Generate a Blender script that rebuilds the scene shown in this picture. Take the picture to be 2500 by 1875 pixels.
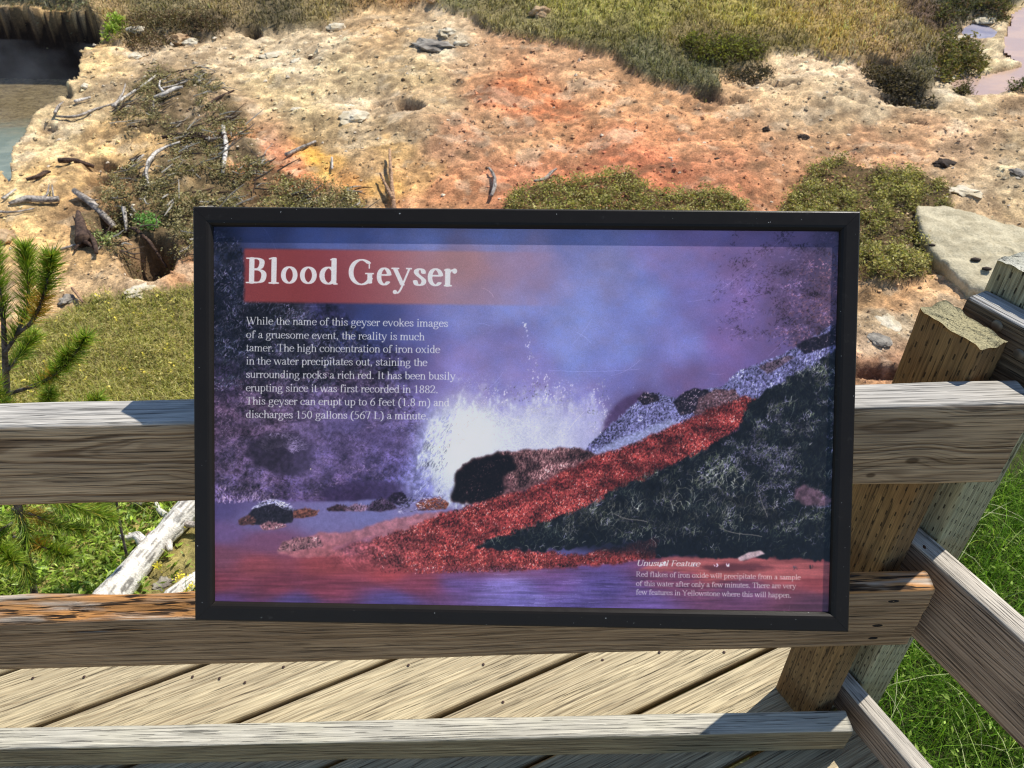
import bpy, math, random
import numpy as np
from mathutils import Matrix, Vector

for _o in list(bpy.data.objects): bpy.data.objects.remove(_o)
SC = bpy.context.scene
COL = SC.collection
H0 = 1.86                                   # camera height above the boardwalk

# ---------------------------------------------------------------- camera
PITCH, ROLL, FPX = math.radians(37.16), math.radians(-1.5), 1733.0
_f = np.array([0, math.cos(PITCH), -math.sin(PITCH)]); _u = np.array([0, math.sin(PITCH), math.cos(PITCH)]); _x = np.array([1., 0, 0])
CX = _x * math.cos(ROLL) + _u * math.sin(ROLL); CU = -_x * math.sin(ROLL) + _u * math.cos(ROLL); CF = _f
cam_d = bpy.data.cameras.new('camera'); cam = bpy.data.objects.new('camera', cam_d); COL.objects.link(cam)
cam_d.sensor_width = 36; cam_d.lens = FPX / 2500 * 36; cam_d.clip_start = .02; cam_d.clip_end = 600
cam.matrix_world = Matrix(((CX[0], CU[0], -CF[0], 0), (CX[1], CU[1], -CF[1], 0), (CX[2], CU[2], -CF[2], H0), (0, 0, 0, 1)))
cam_d.dof.use_dof = True; cam_d.dof.focus_distance = 1.12; cam_d.dof.aperture_fstop = 11
SC.camera = cam

# ---------------------------------------------------------------- sky, sun, exposure
SUN_AZ, SUN_EL = math.radians(55.5), math.radians(56)       # azimuth clockwise from +Y
W = bpy.data.worlds.new("World"); SC.world = W; W.use_nodes = True
_nt = W.node_tree; _nt.nodes.clear()
_sky = _nt.nodes.new('ShaderNodeTexSky'); _sky.sky_type = 'NISHITA'; _sky.sun_disc = False
_sky.sun_elevation = SUN_EL; _sky.sun_rotation = SUN_AZ; _sky.altitude = 2300; _sky.air_density = 1; _sky.dust_density = .6
_bg = _nt.nodes.new('ShaderNodeBackground'); _bg.inputs[1].default_value = .14
_wo = _nt.nodes.new('ShaderNodeOutputWorld'); _nt.links.new(_sky.outputs[0], _bg.inputs[0]); _nt.links.new(_bg.outputs[0], _wo.inputs[0])
sun_d = bpy.data.lights.new('sun', 'SUN'); sun_d.energy = 4.3; sun_d.angle = math.radians(.53); sun_d.color = (1, .95, .87)
sun = bpy.data.objects.new('sun', sun_d); COL.objects.link(sun)
_sd = Vector((math.sin(SUN_AZ) * math.cos(SUN_EL), math.cos(SUN_AZ) * math.cos(SUN_EL), math.sin(SUN_EL)))
sun.rotation_euler = _sd.to_track_quat('Z', 'Y').to_euler(); sun.location = (4, 3, 9)
SC.view_settings.view_transform = 'Standard'; SC.view_settings.look = 'None'; SC.view_settings.gamma = 1
SC.view_settings.exposure = .30; SC.view_settings.use_curve_mapping = False
SC.cycles.filter_width = 1.1; SC.cycles.max_bounces = 5; SC.cycles.transparent_max_bounces = 4; SC.cycles.volume_bounces = 0

# ---------------------------------------------------------------- layout sheet <-> place (2212 x 1659 sheet of measured directions)
K = 2500 / 2212.
def ray(sx, sy):
    sx = np.asarray(sx, float); sy = np.asarray(sy, float)
    d = CF * FPX + CX * (sx[..., None] * K - 1250) - CU * (sy[..., None] * K - 937.5)
    return d / np.linalg.norm(d, axis=-1, keepdims=True)
def project(p):
    d = p @ CF
    return (1250 + FPX * (p @ CX) / d) / K, (937.5 - FPX * (p @ CU) / d) / K
# ---------------------------------------------------------------- numpy helpers
def homog(src, dst):
    A = []; b = []
    for (x, y), (u, v) in zip(src, dst):
        A.append([x, y, 1, 0, 0, 0, -u * x, -u * y]); b.append(u)
        A.append([0, 0, 0, x, y, 1, -v * x, -v * y]); b.append(v)
    h = np.linalg.solve(np.array(A, float), np.array(b, float))
    return np.append(h, 1).reshape(3, 3)

def happly(H, x, y):
    w = H[2, 0] * x + H[2, 1] * y + H[2, 2]
    return (H[0, 0] * x + H[0, 1] * y + H[0, 2]) / w, (H[1, 0] * x + H[1, 1] * y + H[1, 2]) / w

_TAB = np.random.default_rng(11).random((512, 512), dtype=np.float32)
_TAB = np.pad(_TAB, ((0, 1), (0, 1)), mode='wrap').copy(); _TF = _TAB.ravel()
def vnoise(x, y, seed=0):
    """value noise from a wrapped random table, any array shape, range 0..1"""
    x = np.asarray(x, np.float32) + seed * 37.7; y = np.asarray(y, np.float32) + seed * 91.3
    xf = np.floor(x); yf = np.floor(y)
    fx = x - xf; fy = y - yf
    i = (xf.astype(np.int32) & 511) * 513 + (yf.astype(np.int32) & 511)
    fx = fx * fx * (3 - 2 * fx); fy = fy * fy * (3 - 2 * fy)
    a = _TF[i]; b = _TF[i + 513]; c = _TF[i + 1]; d = _TF[i + 514]
    a = a + (b - a) * fx; c = c + (d - c) * fx
    return a + (c - a) * fy

def fbm(x, y, octv=4, seed=0, gain=.5):
    s = 0; a = 1; t = 0
    for k in range(octv):
        s = s + a * vnoise(x * 2 ** k + 17.3 * k, y * 2 ** k - 9.1 * k, seed + k * 13)
        t += a; a *= gain
    return s / t

def inpoly(x, y, poly):
    ins = np.zeros(np.shape(x), bool)
    n = len(poly)
    for i in range(n):
        x0, y0 = poly[i]; x1, y1 = poly[(i + 1) % n]
        if y0 == y1: continue
        c = ((y0 > y) != (y1 > y)) & (x < (x1 - x0) * (y - y0) / (y1 - y0) + x0)
        ins ^= c
    return ins

def blur(a, r):
    r = int(r)
    if r < 1: return a
    for ax in (0, 1):
        for _ in range(2):
            p = np.pad(a, [(r + 1, r) if i == ax else (0, 0) for i in range(a.ndim)], mode='edge')
            c = np.cumsum(p, axis=ax, dtype=np.float64)
            n = a.shape[ax]
            hi = np.take(c, np.arange(2 * r + 1, 2 * r + 1 + n), axis=ax); lo = np.take(c, np.arange(0, n), axis=ax)
            a = ((hi - lo) / (2 * r + 1)).astype(np.float32)
    return a

def sm(a, b, x):
    t = np.clip((x - a) / (b - a), 0, 1); return t * t * (3 - 2 * t)

# ---------------------------------------------------------------- the lettering (own serif alphabet, strokes of a broad pen)
def _arc(cx, cy, rx, ry, a0, a1, n=18):
    t = np.radians(np.linspace(a0, a1, n)); return [(cx + rx * math.cos(q), cy + ry * math.sin(q)) for q in t]
def _cv(*pts, n=7):
    p = [pts[0]] + list(pts) + [pts[-1]]; out = []
    for i in range(1, len(p) - 2):
        p0, p1, p2, p3 = [np.array(q) for q in p[i - 1:i + 3]]
        for k in range(n):
            t = k / n
            out.append(tuple(.5 * (2 * p1 + (p2 - p0) * t + (2 * p0 - 5 * p1 + 4 * p2 - p3) * t * t + (3 * p1 - p0 - 3 * p2 + p3) * t ** 3)))
    return out + [tuple(pts[-1])]

def glyphs(bw):
    """strokes: ('P'|'T'|'S'|'D', points); P full pen, T thin pen, S serif pen, D dot.  bw widens the bowls for bold"""
    X, C, A, D = .45, .66, .68, -.21
    s = .085 + bw
    def foot(x, y=0, l=s, r=s): return ('S', [(x - l, y + (.008 if y <= 0 else -.008)), (x + r, y + (.008 if y <= 0 else -.008))])
    def flag(x, y, l=s): return ('S', [(x - l, y - .035), (x - .01, y - .008)])
    G = {}
    e = bw * .6
    G['a'] = (.444 + e, [('P', _cv((.10, .34), (.13, .42), (.22, .44), (.30, .40), (.32, .30), (.32, .09), (.36, .02), (.43 + e, .05))), ('P', _cv((.31, .27), (.18, .22), (.08, .16), (.07, .07), (.14, .01), (.24, .03), (.31, .10)))])
    G['b'] = (.5 + e, [('P', [(.12, .02), (.12, A - .01)]), flag(.12, A), ('P', _arc(.26 + e, .225, .17, .218, -150, 150))])
    G['c'] = (.444 + e, [('P', _arc(.25, .225, .19, .218, 50, 312)), ('D', [(.37, .34)])])
    G['d'] = (.5 + e, [('P', [(.38 + e, .03), (.38 + e, A - .01)]), flag(.38 + e, A), foot(.38 + e, 0, 0, s), ('P', _arc(.24, .225, .17, .218, 30, 330))])
    G['e'] = (.444 + e, [('P', _arc(.235, .225, .185, .218, 12, 318)), ('T', [(.06, .265), (.41, .265)])])
    G['f'] = (.333 + e * .5, [('P', _cv((.14, .0), (.14, .5), (.17, .63), (.25, .67), (.31, .65))), ('D', [(.32, .62)]), ('S', [(.03, X - .01), (.29, X - .01)]), foot(.14)])
    G['g'] = (.5 + e, [('P', _arc(.23, .30, .14, .14, 0, 360)), ('T', _cv((.33, .40), (.38, .43), (.46, .42))), ('T', _cv((.14, .19), (.09, .12), (.13, .05))), ('P', _cv((.13, .05), (.30, .03), (.43, -.02), (.42, -.11), (.33, -.19), (.2, -.205), (.07, -.16), (.06, -.08), (.14, .02)))])
    G['h'] = (.5 + e, [('P', [(.11, 0), (.11, A - .01)]), flag(.11, A), foot(.11), ('P', _cv((.12, .32), (.2, .41), (.3, .435), (.38 + e, .38), (.40 + e, .26), (.40 + e, .0))), foot(.40 + e)])
    G['i'] = (.278 + e * .5, [('P', [(.14, 0), (.14, X - .01)]), flag(.14, X), foot(.14), ('D', [(.14, .62)])])
    G['k'] = (.5 + e, [('P', [(.11, 0), (.11, A - .01)]), flag(.11, A), foot(.11), ('T', [(.13, .19), (.38, .43)]), ('P', [(.22, .27), (.42, .0)]), foot(.42), foot(.38, X)])
    G['l'] = (.278 + e * .5, [('P', [(.14, 0), (.14, A - .01)]), flag(.14, A), foot(.14)])
    G['m'] = (.778 + e, [('P', [(.11, 0), (.11, X - .01)]), flag(.11, X), foot(.11)] + sum([[('P', _cv((x0 + .01, .32), (x0 + .08, .41), (x0 + .16, .435), (x0 + .25, .38), (x0 + .27, .26), (x0 + .27, .0))), foot(x0 + .27)] for x0 in (.11, .38)], []))
    G['n'] = (.5 + e, [('P', [(.11, 0), (.11, X - .01)]), flag(.11, X), foot(.11), ('P', _cv((.12, .32), (.2, .41), (.3, .435), (.38 + e, .38), (.40 + e, .26), (.40 + e, .0))), foot(.40 + e)])
    G['o'] = (.5 + e, [('P', _arc(.25 + e / 2, .225, .185 + e / 3, .218, 0, 360, 30))])
    G['p'] = (.5 + e, [('P', [(.12, D), (.12, X - .01)]), flag(.12, X), foot(.12, D), ('P', _arc(.27 + e, .225, .17, .218, -150, 150))])
    G['r'] = (.345 + e, [('P', [(.11, 0), (.11, X - .01)]), flag(.11, X), foot(.11, 0, s, s + .02), ('T', _cv((.13, .30), (.2, .40), (.28, .43))), ('D', [(.30 + e * .5, .395)])])
    G['s'] = (.389 + e * .6, [('P', _cv((.32, .33), (.29, .41), (.20, .435), (.11, .41), (.09, .34), (.15, .27), (.26, .20), (.33, .13), (.30, .04), (.20, .012), (.10, .03), (.06, .12)))])
    G['t'] = (.30 + e * .5, [('P', _cv((.13, .57), (.13, .3), (.13, .09), (.18, .02), (.28, .05))), ('S', [(.03, X - .01), (.27, X - .01)])])
    G['u'] = (.5 + e, [('P', _cv((.1, X - .01), (.1, .2), (.12, .07), (.2, .015), (.3, .04), (.38 + e, .12))), flag(.1, X), ('P', [(.39 + e, X - .01), (.39 + e, .0)]), flag(.39 + e, X), foot(.39 + e, 0, 0, s)])
    G['v'] = (.5 + e * .6, [('P', [(.07, X - .01), (.26, .0)]), ('T', [(.26, .0), (.44, X - .01)]), foot(.08, X), foot(.43, X, .06, .06)])
    G['w'] = (.722 + e, [('P', [(.06, X - .01), (.22, .0)]), ('T', [(.22, .0), (.37, X - .02)]), ('P', [(.36, X - .01), (.52, .0)]), ('T', [(.52, .0), (.67, X - .01)]), foot(.07, X), foot(.36, X, .06, .06), foot(.66, X, .06, .06)])
    G['x'] = (.5 + e, [('P', [(.08, X - .01), (.41, .0)]), ('T', [(.41, X - .01), (.07, .0)]), foot(.09, X), foot(.40, X, .06, .06), foot(.40), foot(.08, 0, .06, .06)])
    G['y'] = (.5 + e * .6, [('P', [(.07, X - .01), (.27, .01)]), ('T', [(.44, X - .01), (.24, -.08), (.19, -.17)]), ('T', _cv((.2, -.15), (.15, -.2), (.07, -.19))), ('D', [(.08, -.18)]), foot(.08, X), foot(.43, X, .06, .06)])
    G['B'] = (.667, [('P', [(.15, .0), (.15, C)]), ('P', _cv((.15, C - .012), (.33, C - .012), (.45, .60), (.46, .49), (.40, .38), (.15, .355))), ('P', _cv((.15, .35), (.40, .345), (.53, .27), (.53, .12), (.43, .025), (.15, .012))), ('S', [(.03, .008), (.3, .008)]), ('S', [(.03, C - .008), (.3, C - .008)])])
    G['G'] = (.74, [('P', _arc(.38, .33, .30, .325, 48, 330, 30)), ('P', [(.62, .29), (.62, .05)]), ('S', [(.50, .295), (.72, .295)]), ('S', [(.60, .60), (.60, .44)]), ('T', [(.52, .06), (.63, .12)])])
    G['W'] = (.944, [('P', [(.09, C), (.29, .0)]), ('T', [(.29, .0), (.49, C - .1)]), ('P', [(.43, C), (.64, .0)]), ('T', [(.64, .0), (.86, C)]), foot(.1, C), foot(.43, C), foot(.86, C)])
    G['T'] = (.611, [('P', [(.305, 0), (.305, C)]), ('S', [(.04, C - .01), (.57, C - .01)]), ('S', [(.04, C), (.035, C - .15)]), ('S', [(.57, C), (.575, C - .15)]), foot(.305, 0, .1, .1)])
    G['I'] = (.333, [('P', [(.165, 0), (.165, C)]), foot(.165, 0, .1, .1), foot(.165, C, .1, .1)])
    G['L'] = (.611, [('P', [(.16, 0), (.16, C)]), foot(.16, C, .1, .1), ('S', [(.03, .008), (.55, .012)]), ('S', [(.55, .0), (.58, .16)])])
    G['R'] = (.667, [('P', [(.14, 0), (.14, C)]), foot(.14, 0, .1, .1), foot(.14, C, .1, 0), ('P', _cv((.14, C - .012), (.36, C - .012), (.48, .58), (.48, .45), (.38, .35), (.14, .335))), ('P', [(.30, .34), (.56, .01)]), foot(.6, 0, .08, .04)])
    G['Y'] = (.722, [('P', [(.1, C), (.36, .3)]), ('T', [(.36, .3), (.6, C)]), ('P', [(.36, .32), (.36, 0)]), foot(.36, 0, .1, .1), foot(.11, C), foot(.6, C)])
    G['U'] = (.722, [('P', _cv((.15, C), (.15, .4), (.16, .16), (.25, .03), (.38, .0), (.5, .03), (.58, .16))), ('T', [(.58, .16), (.59, C)]), foot(.15, C, .1, .1), foot(.59, C)])
    G['F'] = (.556, [('P', [(.15, 0), (.15, C)]), foot(.15, 0, .1, .1), ('S', [(.04, C - .008), (.5, C - .012)]), ('S', [(.5, C), (.51, C - .14)]), ('S', [(.15, .35), (.4, .35)]), ('S', [(.4, .43), (.4, .27)])])
    G['0'] = (.5, [('P', _arc(.25, .325, .18, .33, 0, 360, 26))])
    G['1'] = (.5, [('P', [(.26, 0), (.26, .65)]), foot(.26, 0, .1, .1), ('T', [(.12, .57), (.25, .65)])])
    G['2'] = (.5, [('P', _cv((.05, .5), (.12, .63), (.25, .66), (.38, .58), (.38, .44), (.28, .28), (.06, .03))), ('P', [(.05, .025), (.42, .025)]), ('T', [(.42, .02), (.46, .14)])])
    G['5'] = (.5, [('S', [(.16, .64), (.41, .64)]), ('T', [(.16, .64), (.1, .4)]), ('P', _cv((.1, .4), (.25, .4), (.39, .31), (.4, .16), (.3, .03), (.17, -.01), (.05, .03)))])
    G['6'] = (.5, [('P', _cv((.42, .66), (.24, .56), (.1, .38), (.07, .2))), ('P', _arc(.25, .205, .18, .21, 0, 360, 26))])
    G['7'] = (.5, [('P', [(.07, .64), (.43, .64)]), ('T', [(.07, .64), (.04, .5)]), ('P', [(.43, .63), (.23, 0)])])
    G['8'] = (.5, [('P', _arc(.25, .16, .17, .165, 0, 360, 22)), ('P', _arc(.25, .5, .145, .155, 0, 360, 22))])
    G[','] = (.25, [('D', [(.12, .03)]), ('T', [(.14, .02), (.09, -.12)])])
    G['.'] = (.25, [('D', [(.12, .03)])])
    G['('] = (.333, [('P', _cv((.28, .68), (.14, .54), (.08, .25), (.14, -.04), (.28, -.18)))])
    G[')'] = (.333, [('P', _cv((.05, .68), (.19, .54), (.25, .25), (.19, -.04), (.05, -.18)))])
    G[' '] = (.25, [])
    return G

def draw_line(mask, G, text, p0, p1, size, to_tex, wx, wy, slant=0., ws=.016, dot=None):
    """text from p0 to p1 (baseline ends, photo px); size = em in px; widths are stretched to reach p1"""
    dot = dot or wx * 1.25
    adv = sum(G[c][0] for c in text)
    L = math.hypot(p1[0] - p0[0], p1[1] - p0[1]); dx, dy = (p1[0] - p0[0]) / L, (p1[1] - p0[1]) / L
    kx = L / adv; ky = size
    H, W = mask.shape
    pens = {'P': (wx, wy), 'T': (wy * 1.25, wy * 1.1), 'S': (ws, ws), 'D': (dot, dot)}
    x = 0.
    # texels per em, for the edge softness
    q0 = to_tex(np.array([p0[0]]), np.array([p0[1]])); q1 = to_tex(np.array([p0[0] + 1.]), np.array([p0[1]]))
    tp = float(q1[0][0] - q0[0][0])
    for c in text:
        w, st = G[c]
        for k, pts in st:
            px, py = pens[k]
            P = np.array([(x + a + slant * b, b) for a, b in pts], float)
            if len(P) == 1: P = np.vstack([P, P + 1e-4])
            # em space -> tex space is near uniform, so measure the distance in em units scaled by the pen
            lo = P.min(0) - max(px, py) - .03; hi = P.max(0) + max(px, py) + .03
            cs = np.array([(lo[0], lo[1]), (hi[0], lo[1]), (hi[0], hi[1]), (lo[0], hi[1])])
            sx = p0[0] + dx * cs[:, 0] * kx + dy * cs[:, 1] * ky; sy = p0[1] + dy * cs[:, 0] * kx - dx * cs[:, 1] * ky
            tx, ty = to_tex(sx, sy)
            a0, a1 = max(int(tx.min()) - 1, 0), min(int(tx.max()) + 2, W); b0, b1 = max(int(ty.min()) - 1, 0), min(int(ty.max()) + 2, H)
            if a1 <= a0 or b1 <= b0: continue
            gx, gy = np.meshgrid(np.arange(a0, a1), np.arange(b0, b1))
            ux, uy = to_tex.inv(gx + .5, gy + .5)
            ex = ((ux - p0[0]) * dx + (uy - p0[1]) * dy) / kx; ey = ((ux - p0[0]) * dy - (uy - p0[1]) * dx) / ky
            best = np.full(gx.shape, 1e9)
            for i in range(len(P) - 1):
                ax, ay = P[i, 0] / px, P[i, 1] / py; bx, by = P[i + 1, 0] / px - ax, P[i + 1, 1] / py - ay
                qx, qy = ex / px - ax, ey / py - ay
                t = np.clip((qx * bx + qy * by) / (bx * bx + by * by + 1e-12), 0, 1)
                rx, ry = qx - t * bx, qy - t * by
                d = np.hypot(rx, ry)
                # convert back to em distance along the offset direction
                nrm = np.hypot(rx * px, ry * py) / np.maximum(d, 1e-6)
                best = np.minimum(best, (d - 1) * nrm)
            cov = np.clip(.5 - best * kx * tp, 0, 1)
            mask[b0:b1, a0:a1] = np.maximum(mask[b0:b1, a0:a1], cov)
        x += w

class TexMap:
    def __init__(s, Hm, W, H, u0, u1, v0, v1):
        s.H = Hm; s.I = np.linalg.inv(Hm); s.W = W; s.h = H; s.b = (u0, u1, v0, v1)
    def __call__(s, x, y):
        u, v = happly(s.H, x, y); u0, u1, v0, v1 = s.b
        return (u - u0) / (u1 - u0) * s.W, (v - v0) / (v1 - v0) * s.h
    def inv(s, tx, ty):
        u0, u1, v0, v1 = s.b
        return happly(s.I, u0 + tx / s.W * (u1 - u0), v0 + ty / s.h * (v1 - v0))

# the sign's outer corners in the layout sheet (2212 wide) and its size in units of its width
SIGN_Q = [(420.3, 447.7), (1855.4, 458.3), (1832.4, 1362.6), (427.3, 1337.8)]
SIGN_H = .6334
PANEL = (.028, .976, .028, .605)

def paint_panel(W=1500):
    rng = np.random.default_rng(7)
    u0, u1, v0, v1 = PANEL
    H = int(round(W * (v1 - v0) / (u1 - u0)))
    Hm = homog(SIGN_Q, [(0, 0), (1, 0), (1, SIGN_H), (0, SIGN_H)])
    T = TexMap(Hm, W, H, u0, u1, v0, v1)
    gx, gy = np.meshgrid(np.arange(W) + .5, np.arange(H) + .5)
    X, Y = T.inv(gx, gy)
    X = X.astype(np.float32); Y = Y.astype(np.float32)
    # --- the misty ground colours, from control points
    cp = [(470,500,36,38,60),(560,500,70,78,124),(700,505,92,104,160),(900,505,110,120,178),(1080,500,112,122,182),(1250,500,104,114,176),(1500,500,120,98,160),(1700,500,104,82,136),(1790,500,66,58,92),(1805,560,70,64,96),
          (480,560,36,40,58),(480,640,24,26,40),(480,740,30,32,46),(480,830,58,48,72),(490,900,96,72,100),(490,1000,104,84,122),(490,1060,110,92,140),(600,680,44,42,50),(700,690,50,48,84),(800,700,58,70,128),(760,740,42,46,84),
          (620,740,36,36,48),(700,790,36,34,44),(640,800,66,58,84),(600,840,84,70,98),(760,830,54,44,62),(560,880,104,82,108),(700,880,122,104,146),(820,850,68,58,84),(880,780,78,70,122),(900,720,86,92,160),(930,830,96,84,146),
          (900,900,96,84,136),(800,940,104,86,128),(760,1000,96,78,118),(680,1010,92,76,118),(860,1000,92,78,132),(760,1050,66,50,88),(640,1060,86,68,110),(900,1060,110,108,176),(540,1070,108,92,140),
          (1000,560,130,110,140),(1150,560,134,124,170),(1300,570,120,124,180),(1450,560,116,106,168),(1600,560,112,86,140),(1750,560,78,60,98),(1790,600,88,66,96),
          (1000,680,116,124,192),(1100,660,118,130,198),(1250,680,116,132,200),(1400,640,112,126,200),(1500,620,112,104,176),(1600,640,116,90,158),(1720,640,90,68,112),(1780,680,98,72,104),
          (1100,760,112,106,170),(1230,740,116,132,204),(1350,760,114,128,200),(1480,740,112,116,192),(1560,740,118,92,164),(1700,740,104,80,140),(1790,720,50,44,66),(1740,720,76,60,96),
          (1000,800,128,116,184),(1150,820,120,110,178),(1350,830,102,100,170),(1480,830,102,82,140),(1600,800,110,84,150),(1690,790,96,80,144),(1400,800,108,104,172),(960,860,122,114,182),
          (930,950,126,118,190),(900,1020,120,118,194),(1300,880,120,112,182),(1380,870,82,62,104)]
    num = np.zeros((H, W, 3), np.float32); den = np.zeros((H, W), np.float32)
    sub = (slice(None, None, 4), slice(None, None, 4))
    Xs, Ys = X[sub], Y[sub]; n_ = np.zeros(Xs.shape + (3,)); d_ = np.zeros(Xs.shape)
    wob = (fbm(Xs / 70, Ys / 70, 4, 5) - .5) * 50; wob2 = (fbm(Xs / 70, Ys / 70, 4, 9) - .5) * 50
    for x, y, r, g, b in cp:
        w = 1. / ((Xs + wob - x) ** 2 + (Ys + wob2 - y) ** 2 + 900) ** 1.9
        n_ += w[..., None] * np.array([r, g, b]); d_ += w
    base = (n_ / d_[..., None]).astype(np.float32)
    ix = np.clip(gx / 4 - .5, 0, base.shape[1] - 1.001); iy = np.clip(gy / 4 - .5, 0, base.shape[0] - 1.001)
    x0 = ix.astype(int); y0 = iy.astype(int); fx = (ix - x0)[..., None]; fy = (iy - y0)[..., None]
    x1 = np.minimum(x0 + 1, base.shape[1] - 1); y1 = np.minimum(y0 + 1, base.shape[0] - 1)
    img = ((base[y0, x0] * (1 - fx) + base[y0, x1] * fx) * (1 - fy) + (base[y1, x0] * (1 - fx) + base[y1, x1] * fx) * fy).astype(np.float32)
    # mist variation
    m = fbm(X / 60, Y / 45, 5, 21) - .5
    img *= (1 + .2 * m)[..., None]
    m2 = fbm(X / 26, Y / 20, 4, 31) - .5
    img[..., 0] *= 1 + .14 * m2; img[..., 2] *= 1 - .1 * m2
    N1 = fbm(X / 7, Y / 7, 3, 41); N2 = fbm(X / 3., Y / 3., 2, 51)

    def strokes(poly, n, length, ang, spread, cols, width=1, bright=(0.6, 1.2), curve=0., dens=None, alpha=.8, mod=1.):
        px = np.array(poly, float)
        lo, hi = px.min(0), px.max(0)
        k = 0; xs = []; ys = []
        while k < n:
            a = rng.uniform(lo[0], hi[0], n * 2); b = rng.uniform(lo[1], hi[1], n * 2)
            ok = inpoly(a, b, poly)
            if dens is not None: ok &= dens(a, b) > rng.random(a.shape)
            xs.append(a[ok]); ys.append(b[ok]); k += ok.sum()
            if ok.sum() == 0: break
        xs = np.concatenate(xs)[:n]; ys = np.concatenate(ys)[:n]; n = len(xs)
        L = rng.uniform(*length, n); th = np.radians(ang + rng.normal(0, spread, n)); cu = rng.normal(0, curve, n)
        col = np.array(cols, np.float32)[rng.integers(0, len(cols), n)] * rng.uniform(*bright, (n, 1)).astype(np.float32)
        bm_ = fbm(xs / 30, ys / 20, 3, 97 + len(poly)) ; col = col * (1 + mod * 2.6 * (bm_ - .5)).clip(.25, 1.7)[:, None].astype(np.float32)
        S = 22
        for k in range(S):
            t = k / (S - 1)
            a = th + cu * t
            qx = xs + np.cos(a) * L * t; qy = ys - np.sin(a) * L * t
            tx, ty = T(qx, qy)
            for ox in range(width):
                ii = np.clip(tx.astype(int) + ox, 0, W - 1); jj = np.clip(ty.astype(int), 0, H - 1)
                img[jj, ii] = img[jj, ii] * (1 - alpha) + col * alpha

    disp = {q: (fbm(X / q, Y / q, 4, 3) - .5, fbm(X / q, Y / q, 4, 53) - .5) for q in (11, 40)}
    def region(poly, rough=6, soft=1, sc=14, seed=3):
        p = np.array(poly, float); mg = rough + 6 + soft * 3
        lo = p.min(0) - mg; hi = p.max(0) + mg
        cx, cy = T(np.array([lo[0], hi[0], hi[0], lo[0]]), np.array([lo[1], lo[1], hi[1], hi[1]]))
        a0, a1 = max(int(cx.min()), 0), min(int(cx.max()) + 2, W); b0, b1 = max(int(cy.min()), 0), min(int(cy.max()) + 2, H)
        sl = (slice(b0, b1), slice(a0, a1))
        dx, dy = disp[11 if sc < 25 else 40]
        m = np.zeros((H, W), np.float32)
        m[sl] = blur(inpoly(X[sl] + dx[sl] * rough * 2, Y[sl] + dy[sl] * rough * 2, poly).astype(np.float32), soft)
        region.sl = sl
        return m
    def put(m, col, tex=0., tn=None):
        ys_, xs_ = np.nonzero(m.max(1) > .002)[0], np.nonzero(m.max(0) > .002)[0]
        if not len(ys_) or not len(xs_): return
        sl = (slice(ys_[0], ys_[-1] + 1), slice(xs_[0], xs_[-1] + 1))
        c = np.array(col, np.float32)[None, None, :]
        if tn is not None: c = c * (1 + tex * (tn[sl] - .5))[..., None]
        img[sl] = img[sl] * (1 - m[sl][..., None]) + c * m[sl][..., None]

    lum = img.mean(-1, keepdims=True); mr = (sm(640, 1000, X) * sm(1050, 900, Y))[..., None]; img[:] = img * (1 - .24 * mr) + (lum * .16 + np.array([150, 136, 176], np.float32) * .10) * mr; img *= (1 + .08 * mr)
    # left hillside: dark vegetation above, gravelly lilac bank below
    hill = [(455,480),(520,560),(560,640),(700,640),(840,760),(900,860),(930,980),(960,1060),(700,1085),(455,1090)]
    mh = region(hill, 30, 14, 60, 8)
    g = (N1 - .5) * .95 + (N2 - .5) * .75 + (fbm(X / 34, Y / 22, 3, 43) - .5) * 1.5
    img *= (1 + mh * g)[..., None]
    veg = [(455,500),(520,520),(540,640),(620,660),(760,700),(800,800),(700,840),(560,830),(455,850)]
    strokes(veg, 5200, (2, 8), 60, 40, [(96,96,128),(70,76,96),(120,112,140),(52,60,62),(20,22,30)], 1, (.5, 1.15))
    bank = [(455,830),(620,800),(760,800),(880,840),(930,960),(940,1050),(700,1080),(455,1080)]
    strokes(bank, 8500, (2, 7), 20, 50, [(150,128,160),(176,150,176),(110,88,120),(46,36,56),(60,44,60),(30,24,36)], 1, (.55, 1.05), alpha=.42)
    strokes([(1480,500),(1815,490),(1815,720),(1560,740)], 2600, (2, 7), 30, 50, [(140,118,160),(74,60,90),(116,90,128)], 1, (.7, 1.1), alpha=.32, dens=lambda a, b: sm(1520, 1780, a + .5 * (b - 560)) * sm(.38, .62, fbm(a / 40, b / 26, 3, 64)))
    strokes([(1650,600),(1812,540),(1812,720),(1660,760)], 1000, (2, 7), 30, 50, [(160,120,140),(50,40,56),(150,104,110)], 1, (.6, 1.1), alpha=.42, dens=lambda a, b: sm(1660, 1780, a + .3 * (b - 640)))
    # rounded dark boulder and ledges in the bank
    m_ = region([(540,955),(575,935),(640,935),(680,965),(672,1010),(650,1030),(600,1025),(555,1010),(530,985)], 8, 5, 18, 11); put(m_ * .9, (34,28,42), 1.2, N1)
    for i in range(6):
        c = _arc(605, 980, 62 - i * 7, 42 - i * 5, 20, 165, 14)
        for (ax, ay), (bx, by) in zip(c, c[1:]):
            strokes([(ax - 3, 1960 - ay - 3), (ax + 3, 1960 - ay - 3), (ax + 3, 1960 - ay + 3), (ax - 3, 1960 - ay + 3)], 7, (3, 8), 0, 40, [(150,136,170), (110,98,126)], 1, (.7, 1.1), alpha=.8)
    m_ = region([(690,1062),(760,1038),(840,1040),(900,1050),(930,1070),(860,1082),(720,1086)], 6, 4, 20, 12); put(m_ * .8, (62,46,84), .4, N1)
    m_ = region([(770,945),(820,925),(880,940),(900,965),(830,975)], 7, 5, 20, 13); put(m_ * .45, (70,56,92), .4, N1)
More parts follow.
